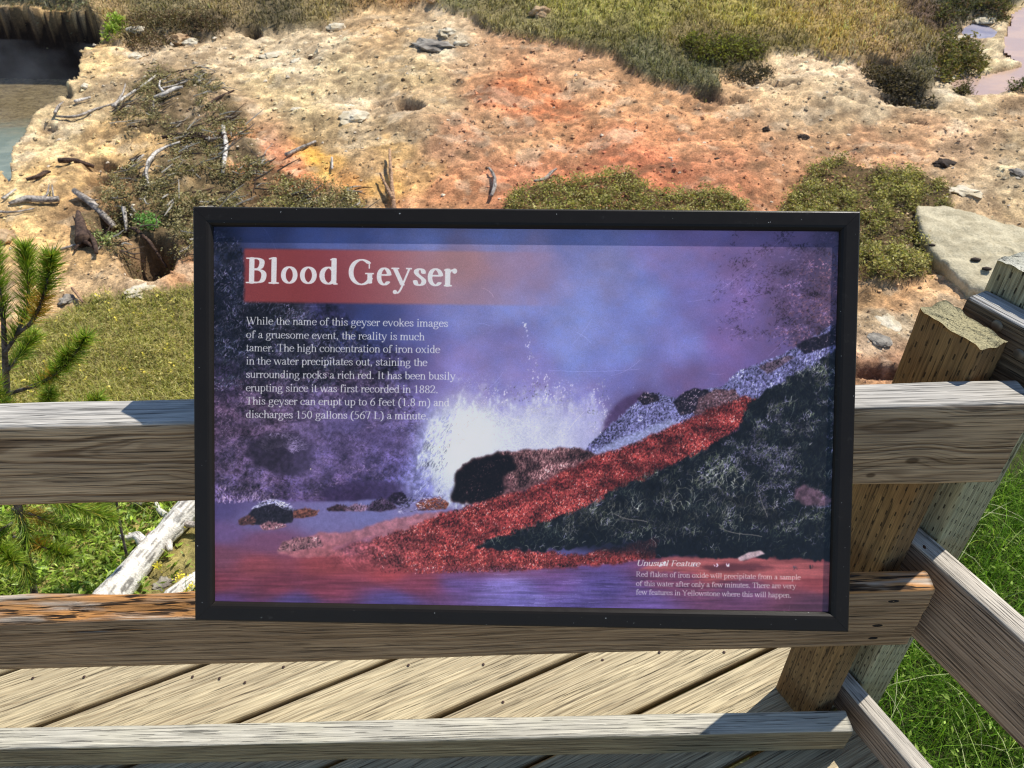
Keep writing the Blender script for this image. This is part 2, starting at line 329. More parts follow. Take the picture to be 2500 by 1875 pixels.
    m_ = region([(695,905),(760,895),(800,915),(770,935),(700,930)], 7, 6, 20, 14); put(m_ * .4, (120,108,168), .4, N1)
    hz = region([(640,860),(800,840),(980,860),(980,1070),(820,1060),(640,1040)], 30, 26, 40, 16); put(hz * .42, (112,100,156), .25, N1)
    hz = region([(455,860),(700,850),(700,1060),(455,1060)], 30, 26, 40, 16); put(hz * .20, (128,108,140), .25, N1)
    # --- water at the left and along the bottom
    water = [(455,1085),(560,1080),(700,1083),(860,1078),(960,1085),(1010,1095),(1100,1080),(1100,1100),(960,1130),(1040,1210),(1400,1200),(1820,1190),(1820,1330),(455,1330)]
    mw = region(water, 5, 2, 30, 15)
    ripple = fbm(X / 60, Y / 4.5, 3, 61)
    wc = np.zeros((H, W, 3), np.float32)
    ws_ = [(470,1100,92,80,132),(560,1120,116,108,158),(700,1120,126,120,172),(800,1105,124,124,178),(900,1110,138,130,180),(480,1150,118,92,142),(580,1170,130,84,118),(470,1200,128,76,98),(560,1220,146,70,80),(700,1220,154,68,74),
           (850,1230,170,66,72),(470,1260,128,58,74),(600,1262,130,58,78),(480,1300,100,66,120),(700,1266,140,62,84),(640,1300,92,74,132),(900,1256,140,66,92),(850,1300,92,78,142),(1000,1250,112,86,150),(1100,1265,136,120,192),
           (1130,1290,118,106,178),(1200,1260,120,88,156),(1300,1270,96,80,150),(1250,1300,104,88,160),(1380,1300,118,92,160),(1450,1250,128,72,104),(1550,1230,190,92,92),(1700,1230,186,90,92),(1780,1260,150,70,78),(1600,1280,120,76,116),(1760,1300,104,66,90)]
    n_ = 0; d_ = 0
    for x, y, r, gg, b in ws_:
        w = (1. / ((Xs - x) ** 2 / 4 + (Ys - y) ** 2 + 60) ** 1.8); n_ = n_ + w[..., None] * np.array([r, gg, b]); d_ = d_ + w
    wb = (n_ / d_[..., None]).astype(np.float32)
    wb = ((wb[y0, x0] * (1 - fx) + wb[y0, x1] * fx) * (1 - fy) + (wb[y1, x0] * (1 - fx) + wb[y1, x1] * fx) * fy)
    r2 = fbm(X / 110, Y / 3.2, 3, 66)
    wb = wb * (1 + (.35 * (ripple - .5) + .35 * (r2 - .5)) * sm(1150, 1260, Y) + .12 * (N1 - .5) )[..., None]
    img[:] = img * (1 - mw[..., None]) + wb * mw[..., None]
    strokes([(950,1225),(1330,1225),(1350,1312),(950,1312)], 260, (20, 70), 0, 1.5, [(176,170,230),(150,140,210)], 1, (.8, 1.15), alpha=.5, dens=lambda a, b: sm(930, 1090, a) * sm(1360, 1180, a))
    strokes([(1300,1235),(1560,1240),(1560,1300),(1250,1310)], 160, (20, 60), 0, 1.5, [(40,28,56),(60,46,110),(50,36,60)], 1, (.8, 1.15), alpha=.5)
    strokes([(470,1180),(900,1180),(900,1312),(470,1312)], 300, (20, 80), 2, 2, [(196,110,130),(110,60,100)], 1, (.8, 1.1), alpha=.22)
    # pink shoal, left to middle
    m_ = region([(600,1195),(640,1172),(690,1150),(760,1150),(830,1125),(920,1108),(1010,1105),(1060,1085),(1050,1140),(900,1180),(760,1200),(640,1205)], 4, 2, 16, 17)
    put(m_ * .8, (186,118,124), .5, N1)
    m_ = region([(720,1185),(800,1160),(900,1150),(960,1140),(820,1185),(760,1200)], 4, 4, 16, 18); put(m_ * .6, (160,108,146), .3, N1)
    # steam glow behind and the splash
    dist = np.hypot((X - 1110) / 1.4, (Y - 930))
    img += (np.clip(1 - dist / 220, 0, 1) ** 1.5 * 42 * (Y < 1100))[..., None] * np.array([.9, .9, 1.0], np.float32)
    low = region([(868,1090),(876,1020),(898,940),(930,880),(1000,880),(1000,1085)], 22, 16, 30, 19)
    put(np.clip(low * .72, 0, 1), (156,160,214), .6, N1)
    e = np.full((H, W), 9., np.float32)
    for (ex, ey, rx, ry) in [(1005, 975, 78, 110), (1060, 960, 90, 100), (1140, 945, 110, 98), (1215, 945, 92, 92), (1275, 930, 40, 88), (960, 1010, 44, 84)]:
        e = np.minimum(e, np.hypot((X - ex) / rx, (Y - ey) / ry))
    clump = (fbm(X / 15 + .3 * Y / 40, Y / 24, 4, 73) - .5) * 1.15 + (fbm(X / 42, Y / 42, 2, 78) - .5) * .5
    lft = sm(1010, 930, X)
    spl = sm(1.22, .62, e * (1 + .10 * lft) + clump * sm(.45, 1.05, e) * (1 + .5 * lft)) * (1 - .35 * lft * sm(960, 1080, Y)) * (1 - .30 * sm(1180, 1300, X))
    spl = spl * (1 - .55 * sm(.42, .62, fbm(X / 9, Y / 40, 3, 83)) * sm(925, 850, Y))
    det = sm(.40, .70, fbm(X / 6, Y / 9, 3, 75))
    spl = spl * (1 - .62 * det * sm(.35, 1.0, e)) * (Y < 1100)
    tint = sm(1180, 1010, X)[..., None]
    sc = np.array([204, 206, 236], np.float32) * (1 - tint) + np.array([226, 234, 240], np.float32) * tint
    sc = sc * (1 + .14 * (N2 - .5) + .16 * (fbm(X / 20, Y / 26, 3, 76) - .5))[..., None]
    mm = (np.clip(spl, 0, 1) * .96)[..., None]; img[:] = img * (1 - mm) + sc * mm
    core = sm(105, 25, np.hypot((X - 1000) * .95, (Y - 950) * .8)) * (Y < 1100); put(core * .75, (238,244,243), .06, N2)
    core = sm(120, 25, np.hypot((X - 1140) * .75, (Y - 975) * 1.3)) * (Y < 1100); put(core * .4, (226,230,242), .05, N2)
    n = 5200; a = rng.uniform(.1, 3.2, n); rr_ = .8 + rng.exponential(.27, n)
    which = rng.integers(0, 3, n); cxs = np.array([1005, 1100, 1200])[which]; rxs = np.array([84, 116, 108])[which]; rys = np.array([98, 96, 88])[which]
    qx = cxs + np.cos(a) * rr_ * rxs; qy = 955 - np.sin(a) * rr_ * rys
    cl = fbm(qx / 18, qy / 18, 2, 79)
    for x, y, c in zip(qx, qy, cl):
        if y > 1070 or c < .43 or (x < 985 and y < 905): continue
        tx, ty = T(x, y); i = int(tx); j = int(ty); v = rng.uniform(170, 240); al = rng.uniform(.4, .95)
        for (oi, oj, w_) in ((0, 0, 1), (0, 1, rng.uniform(0, 1)), (1, 0, rng.uniform(0, .7))):
            if 1 < i < W - 3 and 1 < j < H - 3: img[j + oj, i + oi] += (np.array([v, v, v + 8]) - img[j + oj, i + oi]) * al * w_
    for pl in [[(1125,690),(1135,700),(1150,760),(1195,830),(1230,860),(1160,880),(1140,790)], [(1290,815),(1310,820),(1330,930),(1290,960),(1270,890)], [(1040,840),(1230,820),(1260,870),(1040,870)]]:
        strokes(pl, 110, (1, 4), 75, 25, [(235,235,250),(195,195,232)], 1, (.85, 1.05), alpha=.8)
    strokes([(890,1075),(905,960),(950,900),(985,900),(950,1085)], 420, (4, 12), 60, 16, [(204,212,244),(140,146,206),(110,110,180)], 1, (.8, 1.05), alpha=.35)
    # --- upper right: dark distant hump, grey flowing water, boulders
    m_ = region([(1310,900),(1340,865),(1380,850),(1400,852),(1420,880),(1330,930),(1300,940)], 5, 4, 20, 22); put(m_ * .8, (84,62,104), .3, N1)
    flow = [(1245,990),(1290,945),(1340,900),(1385,860),(1410,848),(1460,862),(1500,843),(1560,838),(1600,800),(1680,770),(1740,742),(1800,700),(1812,760),(1740,830),(1660,860),(1590,890),(1500,920),(1400,960),(1340,985),(1290,1005)]
    m_ = region(flow, 5, 1, 12, 23); put(m_, (124,122,172), 1.1, N2)
    strokes(flow, 3600, (1.5, 5), 60, 30, [(30,28,44),(60,58,84),(178,182,232),(150,156,210)], 1, (.8, 1.1), alpha=.8)
    m_ = region([(1260,990),(1330,950),(1400,925),(1450,905),(1470,915),(1380,960),(1300,996)], 4, 3, 12, 24); put(m_ * .7, (176,184,226), .3, N2)
    for pl, c, n in [([(1455,870),(1475,850),(1500,840),(1530,842),(1540,860),(1510,890),(1470,898)], (42,38,52), 260), ([(1510,862),(1545,842),(1590,842),(1600,862),(1560,890),(1500,896)], (112,84,92), 300),
                     ([(1378,862),(1392,848),(1420,852),(1425,866),(1392,876)], (46,40,54), 80), ([(1640,792),(1700,768),(1720,770),(1660,808)], (110,92,112), 140), ([(1720,745),(1740,735),(1790,720),(1808,700),(1808,745),(1740,765)], (40,36,52), 120)]:
        m_ = region(pl, 3, 1, 10, 25); put(m_, c, 1.0, N2); strokes(pl, n, (1.5, 4), 60, 40, [c, (20,18,26), (170,150,165)], 1, (.7, 1.15), alpha=.6)
    # brown and black boulder
    bld = [(984,1040),(992,1015),(1030,988),(1090,975),(1160,972),(1230,968),(1262,972),(1300,985),(1270,1010),(1200,1030),(1140,1060),(1080,1085),(1000,1088),(975,1078),(988,1060)]
    m_ = region(bld, 6, 2, 10, 26); put(m_, (112,78,82), 1.0, N2)
    strokes([(1085,980),(1240,970),(1290,985),(1200,1028),(1110,1062)], 2600, (2, 6), 75, 15, [(172,124,126),(206,160,158),(90,56,60),(50,34,38)], 1, (.75, 1.1), alpha=.75)
    m_ = region([(984,1040),(992,1018),(1030,990),(1070,980),(1110,985),(1118,1010),(1085,1030),(1095,1050),(1080,1076),(1000,1088),(978,1076)], 8, 3, 10, 27); put(m_, (24,19,22), .8, N2)
    strokes([(1000,1000),(1100,990),(1080,1080),(990,1080)], 260, (1, 4), 60, 30, [(80,60,66),(120,90,96)], 1, (.6, 1), alpha=.5)
    # --- red gravel slope
    red = [(700,1232),(640,1215),(760,1175),(860,1150),(960,1110),(1060,1078),(1130,1062),(1200,1030),(1290,986),(1370,958),(1470,914),(1560,876),(1610,856),(1650,868),(1560,960),(1420,1020),(1330,1080),(1240,1130),(1060,1180),(1260,1200),(1420,1160),(1440,1200),(1340,1218),(1100,1235),(900,1240)]
    m_ = region(red, 10, 3, 10, 28); m_ = m_ * sm(1247, 1216, Y + 14 * (N1 - .5)); 
    redc = np.stack([158 + 24 * sm(900, 700, X) , 58 + 36 * sm(1000, 700, X), 58 + 44 * sm(1000, 700, X)], -1).astype(np.float32)
    redc = redc * (.92 + 1.0 * (N2 - .5) + .5 * (N1 - .5) + .9 * (fbm(X / 30, Y / 16, 3, 47) - .5))[..., None]
    mm = (m_ * sm(640, 860, X + .6 * (1200 - Y)))[..., None]
    img[:] = img * (1 - mm) + redc * mm
    img[:] = img * (1 - .35 * (sm(640, 760, X) * sm(1320, 1100, X) * sm(1205, 1222, Y) * sm(1262, 1236, Y))[..., None]) + np.array([150, 66, 70], np.float32) * .35 * (sm(640, 760, X) * sm(1320, 1100, X) * sm(1205, 1222, Y) * sm(1262, 1236, Y))[..., None]
    strokes(red, 15000, (1.2, 4.2), 70, 28, [(182,76,62),(160,58,48),(96,28,28),(60,20,22),(214,120,104),(160,50,42),(44,18,22)], 1, (.75, 1.08), alpha=.78, dens=lambda a, b: sm(760, 980, a + .4 * (1200 - b)))
    strokes(red, 750, (1, 2.2), 75, 20, [(250,224,224)], 1, (.85, 1.0), alpha=.85, dens=lambda a, b: sm(760, 900, a))
    m_ = region([(900,1088),(920,1078),(950,1076),(972,1088),(965,1100),(905,1102)], 2, 1, 8, 30); put(m_, (134,72,52), 1.0, N2)
    strokes([(900,1088),(920,1078),(950,1076),(972,1088),(965,1100),(905,1102)], 260, (2, 5), 75, 18, [(196,110,76),(96,50,40)], 1, (.7, 1.1))
    # --- dark grassy bank lower right
    grass = [(1030,1182),(1110,1148),(1190,1124),(1260,1100),(1330,1060),(1400,1028),(1500,984),(1590,935),(1620,868),(1700,822),(1820,750),(1820,1212),(1740,1208),(1600,1205),(1420,1200),(1425,1160),(1300,1178),(1180,1190),(1090,1186)]
    m_ = region(grass, 13, 1, 12, 32); put(m_, (26,30,38), .9, N1)
    darker = region([(1050,1180),(1160,1150),(1420,1148),(1440,1120),(1800,1150),(1800,1208),(1430,1200),(1200,1180)], 14, 8, 30, 33); put(darker * .75, (18,24,34), .5, N1)
    gd = lambda a, b: .25 + .75 * sm(1200, 1120, b)
    gd2 = lambda a, b: sm(.42, .62, fbm(a / 34, b / 26, 3, 91)) * (.2 + .8 * sm(1200, 1110, b))
    strokes(grass, 8000, (4, 15), 70, 28, [(50,58,52),(36,44,44),(66,72,66),(14,18,24)], 1, (.6, 1.15), .3, gd, alpha=.75)
    strokes(grass, 4200, (3, 12), 65, 34, [(124,128,118),(150,150,150),(96,106,78),(132,128,160)], 1, (.55, 1.1), .4, gd2, alpha=.7)
    strokes([(1560,960),(1800,820),(1800,1100),(1650,1100)], 1400, (2, 7), 60, 50, [(120,116,152),(96,92,124),(150,146,176)], 1, (.55, 1.05), .4, gd2, alpha=.6)
    strokes([(1040,1180),(1320,1090),(1600,1000),(1700,1100),(1400,1190),(1100,1190)], 420, (8, 24), 75, 24, [(170,172,164),(140,140,124)], 1, (.7, 1.1), .6, gd, alpha=.7)
    for (a, b, c, d_) in [(1556,1140,1648,1162),(1600,1150,1598,1172),(1330,1110,1400,1130),(1640,1060,1660,1120)]:
        for q in np.linspace(0, 1, 220):
            tx, ty = T(a + (c - a) * q, b + (d_ - b) * q + 3 * math.sin(q * 5)); img[int(ty), int(tx)] = (150,146,140); img[int(ty) + 1, int(tx)] = (110,106,104)
    m_ = region([(1718,1058),(1740,1048),(1770,1058),(1800,1080),(1790,1092),(1740,1090),(1715,1075)], 5, 2, 12, 34); put(m_ * .7, (132,98,116), .9, N1)
    # pale pebble and pink shore, lower right
    m_ = region([(1440,1204),(1560,1206),(1700,1212),(1820,1216),(1820,1250),(1660,1246),(1480,1236),(1380,1232)], 5, 2, 16, 35); put(m_ * .85, (176,96,98), .5, ripple)
    m_ = region([(1595,1205),(1620,1193),(1645,1188),(1655,1196),(1630,1205),(1600,1212)], 1, 1, 8, 36); put(m_, (206,180,186), .5, N1)
    m_ = region([(1510,1224),(1570,1217),(1640,1218),(1680,1226),(1620,1234),(1540,1234)], 3, 3, 14, 37); put(m_ * .7, (84,44,56), .4, ripple)
    for (x, y) in [(1502,1222),(1550,1222),(1574,1222),(1755,1226),(1720,1228),(1430,1222),(1438,1218)]:
        strokes([(x - 4, y - 3), (x + 4, y - 3), (x + 4, y + 3), (x - 4, y + 3)], 14, (1, 4), 90, 20, [(226,214,244)], 1, (.8, 1))
    # --- boulders in the left stream
    def rock(poly, c, hi, top, n, seed):
        m_ = region(poly, 2, 1, 9, seed); put(m_, c, 1.0, N2); strokes(poly, n, (1.5, 5), 60, 35, [c, hi, (24,20,28)], 1, (.7, 1.1), alpha=.65)
        if top: strokes(top, n, (2, 6), 20, 20, [(150,150,190), (190,190,225)], 1, (.7, 1.05), alpha=.75)
    _ = 0
    rock([(520,1132),(545,1105),(560,1088),(590,1078),(620,1088),(640,1112),(632,1128),(600,1134)], (44,40,52), (92,84,104), [(540,1102),(560,1086),(592,1077),(625,1090),(640,1106),(620,1102),(590,1088),(560,1096)], 260, 40)
    rock([(636,1104),(660,1098),(690,1104),(684,1114),(650,1120),(636,1118)], (126,78,66), (178,116,90), None, 120, 41)
    rock([(516,1124),(540,1112),(556,1122),(550,1134),(520,1134)], (92,62,60), (130,90,84), None, 80, 42)
    rock([(562,1134),(580,1127),(612,1130),(622,1136),(600,1143),(570,1146)], (150,106,116), (206,170,176), None, 100, 43)
    rock([(706,1100),(730,1090),(752,1094),(748,1104),(712,1104)], (74,52,60), (120,92,104), None, 70, 44)
    rock([(745,1098),(770,1088),(800,1094),(790,1104),(750,1104)], (140,110,134), (180,150,170), None, 60, 45)
    rock([(790,1102),(806,1084),(830,1076),(850,1086),(860,1100),(820,1106)], (84,66,92), (150,128,160), None, 160, 46)
    rock([(838,1080),(850,1064),(870,1062),(885,1082),(860,1092)], (50,38,62), (110,94,130), None, 90, 47)
    rock([(612,1170),(650,1160),(690,1162),(700,1180),(640,1190),(600,1192)], (160,112,120), (206,160,160), None, 200, 48)
    strokes([(470,1050),(560,1050),(600,1082),(470,1090)], 500, (2, 7), 80, 30, [(170,150,180),(60,46,72)], 1, (.7, 1.05), alpha=.6)
    strokes([(860,1075),(960,1070),(960,1100),(860,1108)], 300, (2, 6), 10, 30, [(200,196,226),(90,78,120)], 1, (.7, 1.05), alpha=.5)
    bl = blur(img, 1); img[:] = img * .45 + bl * .55
    img[:] = img * (1 + .05 * (fbm(X / 2.2, Y / 2.2, 2, 99) - .5))[..., None]
    # --- heading swash
    sw = sm(523, 533, X + 4 * (fbm(X / 9, Y / 9, 2, 81) - .5)) * sm(533, 541, Y - (X - 530) * .012) * sm(657, 648, Y - (X - 530) * .012)
    fade = np.clip(1 - .08 * sm(600, 800, X) - .48 * sm(780, 1080, X) - .44 * sm(1040, 1280, X), 0, 1)
    rc = np.stack([150 + 46 * sm(640, 980, X) - 16 * sm(1060, 1280, X), 62 + 76 * sm(660, 1000, X), 60 + 60 * sm(640, 980, X) + 50 * sm(1000, 1280, X)], -1).astype(np.float32)
    mm = (sw * fade * .93)[..., None]; img[:] = img * (1 - mm) + rc * mm
    # --- lettering
    mk = np.zeros((H, W), np.float32)
    GB = glyphs(.0)
    GB['o'] = (.5, [('P', _arc(.25, .225, .16, .21, 0, 360, 30))])
    GB['B'] = (.667, [('P', [(.17, .0), (.17, .66)]), ('P', _cv((.17, .645), (.33, .645), (.43, .60), (.44, .50), (.38, .39), (.17, .355))), ('P', _cv((.17, .35), (.38, .345), (.49, .27), (.49, .13), (.41, .03), (.17, .016))), ('S', [(.03, .010), (.3, .010)]), ('S', [(.03, .65), (.3, .65)])])
    def fit(c, x0, x1, yb, stem):
        w, st = GB[c]; kx = 80.; 
        for _ in range(3):
            wx = stem / 2 / kx; r = {'P': wx, 'T': .03, 'S': .02, 'D': wx * .95}
            lo = min(p[0] - r[k] for k, ps in st for p in ps); hi = max(p[0] + r[k] for k, ps in st for p in ps)
            kx = (x1 - x0) / (hi - lo)
        xs0 = x0 - lo * kx; sl_ = .0155
        draw_line(mk, {c: (w, st)}, c, (xs0, yb + (xs0 - 533) * sl_), (xs0 + w * kx, yb + (xs0 + w * kx - 533) * sl_), 82, T, stem / 2 / kx, .021, 0, .020, stem / 2 / kx * .95)
    for c, x0_, x1_, st_ in [('B', 531, 576, 11.5), ('l', 580, 603.5, 11.5), ('o', 607, 643, 10.5), ('o', 648, 684.5, 10.5), ('d', 690, 730, 11.5), ('G', 753, 808, 10.8), ('e', 814, 846, 10), ('y', 845, 890, 10), ('s', 892, 921, 10.5), ('e', 924, 957.5, 10), ('r', 959, 987.5, 11.5)]:
        fit(c, x0_, x1_, 611, st_)
    GR = glyphs(0)
    body = [("While the name of this geyser evokes images", 532, 700.5, 968.5, 706), ("of a gruesome event, the reality is much", 532, 730, 918, 735), ("tamer. The high concentration of iron oxide", 532, 758.5, 951.5, 762.5),
            ("in the water precipitates out, staining the", 532, 787, 924, 790.5), ("surrounding rocks a rich red. It has been busily", 532, 816, 985, 820), ("erupting since it was first recorded in 1882.", 532, 845, 948, 849),
            ("This geyser can erupt up to 6 feet (1.8 m) and", 532, 873.5, 972, 877.5), ("discharges 150 gallons (567 L) a minute.", 532, 902.5, 927, 906)]
    for t, x0_, y0_, x1_, y1_ in body: draw_line(mk, GR, t, (x0_, y0_), (x1_, y1_), 24.2, T, .041, .020, 0, .017, .056)
    draw_line(mk, glyphs(.02), "Unusual Feature", (1376.5, 1222), (1514, 1223.5), 18.5, T, .058, .026, .24, .02, .06)
    for t, x0_, y0_, x1_, y1_ in [("Red flakes of iron oxide will precipitate from a sample", 1376, 1245.5, 1732, 1252.5), ("of this water after only a few minutes. There are very", 1376, 1265.5, 1722, 1271), ("few features in Yellowstone where this will happen.", 1376, 1284, 1712, 1291)]:
        draw_line(mk, GR, t, (x0_, y0_), (x1_, y1_), 16.6, T, .042, .022, 0, .019, .056)
    m3 = mk[..., None] * np.where(Y > 1150, .86, .93)[..., None]
    img[:] = img * (1 - m3) + np.array([230, 232, 232], np.float32) * m3
    # print grain, fine scratches, chips
    img = np.clip(img, 0, 255) if True else img
    img *= (1 + rng.normal(0, .035, (H, W, 1))).astype(np.float32)
    for k in range(34):
        x, y = rng.uniform(470, 1800), rng.uniform(500, 1310); L = rng.uniform(15, 90); a = rng.uniform(0, 6.28); cu = rng.normal(0, .5)
        q = np.linspace(0, 1, int(L * 3)); tx, ty = T(x + np.cos(a + cu * q) * L * q, y + np.sin(a + cu * q) * L * q)
        ii = np.clip(tx.astype(int), 0, W - 1); jj = np.clip(ty.astype(int), 0, H - 1); img[jj, ii] += rng.uniform(10, 26)
    for a, b, c, d_, al in [(1660,770,1780,645,22),(1780,645,1800,610,14),(1420,745,1500,650,0),(1560,870,1700,770,26),(1490,1010,1560,930,14),(600,655,720,660,20),(510,790,590,640,0),(1185,800,1380,797,22),(1540,640,1700,505,20)]:
        if al:
            q = np.linspace(0, 1, 500); tx, ty = T(a + (c - a) * q, b + (d_ - b) * q + 4 * np.sin(q * 3)); img[np.clip(ty.astype(int), 0, H - 1), np.clip(tx.astype(int), 0, W - 1)] += al
    for (x, y) in [(950,965),(672,1012)]:
        tx, ty = T(x, y); img[int(ty):int(ty) + 3, int(tx):int(tx) + 3] = (210, 206, 180)
    return np.clip((np.clip(img, 0, 255) / 255.) ** 1.14 * 1.10, .008, .98)
# ---------------------------------------------------------------- mesh and object helpers
rng = np.random.default_rng(3); random.seed(5)
def lin(c):
    c = np.asarray(c, np.float32) / 255.
    return np.where(c <= .04045, c / 12.92, ((c + .055) / 1.055) ** 2.4).astype(np.float32)

def np_mesh(name, v, f, col=None, mat=None, smooth=False):
    v = np.asarray(v, np.float32); f = np.asarray(f, np.int32)
    me = bpy.data.meshes.new(name); n, k = f.shape
    me.vertices.add(len(v)); me.vertices.foreach_set('co', v.ravel())
    me.loops.add(n * k); me.loops.foreach_set('vertex_index', f.ravel())
    me.polygons.add(n); me.polygons.foreach_set('loop_start', np.arange(0, n * k, k, dtype=np.int32))
    try: me.polygons.foreach_set('loop_total', np.full(n, k, np.int32))
    except Exception: pass
    me.polygons.foreach_set('use_smooth', np.full(n, bool(smooth)))
    if col is not None:
        a = me.color_attributes.new('Col', 'FLOAT_COLOR', 'POINT')
        c = np.ones((len(v), 4), np.float32); c[:, :3] = col; a.data.foreach_set('color', c.ravel())
    me.update(calc_edges=True); me.validate()
    if mat: me.materials.append(mat)
    return me

def obj(name, me, parent=None, **kw):
    o = bpy.data.objects.new(name, me); COL.objects.link(o)
    if parent: o.parent = parent
    for k, v in kw.items(): o[k] = v
    return o

def empty(name, loc=(0, 0, 0), **kw):
    o = bpy.data.objects.new(name, None); COL.objects.link(o); o.location = loc; o.empty_display_size = .1
    for k, v in kw.items(): o[k] = v
    return o

class Acc:
    def __init__(s): s.v = []; s.f = []; s.c = []; s.n = 0
    def add(s, v, f, c=None):
        v = np.asarray(v, np.float32).reshape(-1, 3); s.v.append(v); s.f.append(np.asarray(f, np.int64) + s.n); s.n += len(v)
        if c is not None: s.c.append(np.broadcast_to(np.asarray(c, np.float32), (len(v), 3)))
    def mesh(s, name, mat=None, smooth=False):
        return np_mesh(name, np.vstack(s.v), np.vstack(s.f), np.vstack(s.c) if s.c else None, mat, smooth)

# ---------------------------------------------------------------- node helper
class NT:
    def __init__(s, name):
        s.m = bpy.data.materials.new(name); s.m.use_nodes = True; s.t = s.m.node_tree; s.t.nodes.clear()
        s.out = s.t.nodes.new('ShaderNodeOutputMaterial')
    def n(s, kind, ins=None, **at):
        x = s.t.nodes.new('ShaderNode' + kind)
        for k, v in at.items(): setattr(x, k, v)
        for k, v in (ins or {}).items(): s.set(x.inputs[k], v)
        return x
    def set(s, sock, v):
        if hasattr(v, 'is_output') or isinstance(v, bpy.types.NodeSocket): s.t.links.new(v, sock)
        elif isinstance(v, bpy.types.Node): s.t.links.new(v.outputs[0], sock)
        else:
            if hasattr(sock.default_value, '__len__') and len(sock.default_value) == 4 and len(v) == 3: v = (*v, 1)
            sock.default_value = v
    def math(s, op, a, b=None, c=None, clamp=False):
        x = s.n('Math', operation=op, use_clamp=clamp); s.set(x.inputs[0], a)
        if b is not None: s.set(x.inputs[1], b)
        if c is not None: s.set(x.inputs[2], c)
        return x.outputs[0]
    def mix(s, f, a, b, mode='MIX'):
        x = s.n('MixRGB', blend_type=mode); s.set(x.inputs[0], f); s.set(x.inputs[1], a); s.set(x.inputs[2], b); return x.outputs[0]
    def vec(s, v, sc=(1, 1, 1), off=(0, 0, 0)):
        x = s.n('Mapping'); s.set(x.inputs[0], v); x.inputs['Scale'].default_value = sc; x.inputs['Location'].default_value = off; return x.outputs[0]
    def noise(s, v, scale=1, detail=3, rough=.55, dist=0):
        x = s.n('TexNoise'); s.set(x.inputs['Vector'], v); x.inputs['Scale'].default_value = scale; x.inputs['Detail'].default_value = detail
        x.inputs['Roughness'].default_value = rough; x.inputs['Distortion'].default_value = dist; return x.outputs[0]
    def ramp(s, f, *st):
        x = s.n('ValToRGB'); s.set(x.inputs[0], f); e = x.color_ramp.elements
        for i, (p, c) in enumerate(st):
            if i >= 2: e.new(p)
            e[i].position = p
            e[i].color = (*c, 1) if len(c) == 3 else c
        return x.outputs[0]
    def sstep(s, v, a, b):
        x = s.n('MapRange', interpolation_type='SMOOTHSTEP'); s.set(x.inputs[0], v); x.inputs[1].default_value = a; x.inputs[2].default_value = b; return x.outputs[0]
    def bsdf(s, **k):
        b = s.n('BsdfPrincipled')
        for n_, v in k.items(): s.set(b.inputs[n_.replace('_', ' ')], v)
        s.t.links.new(b.outputs[0], s.out.inputs[0]); return b
    def bump(s, h, dist=.001, st=1.):
        x = s.n('Bump'); s.set(x.inputs['Height'], h); x.inputs['Distance'].default_value = dist; x.inputs['Strength'].default_value = st; return x.outputs[0]
def g3(v): return (v, v, v)

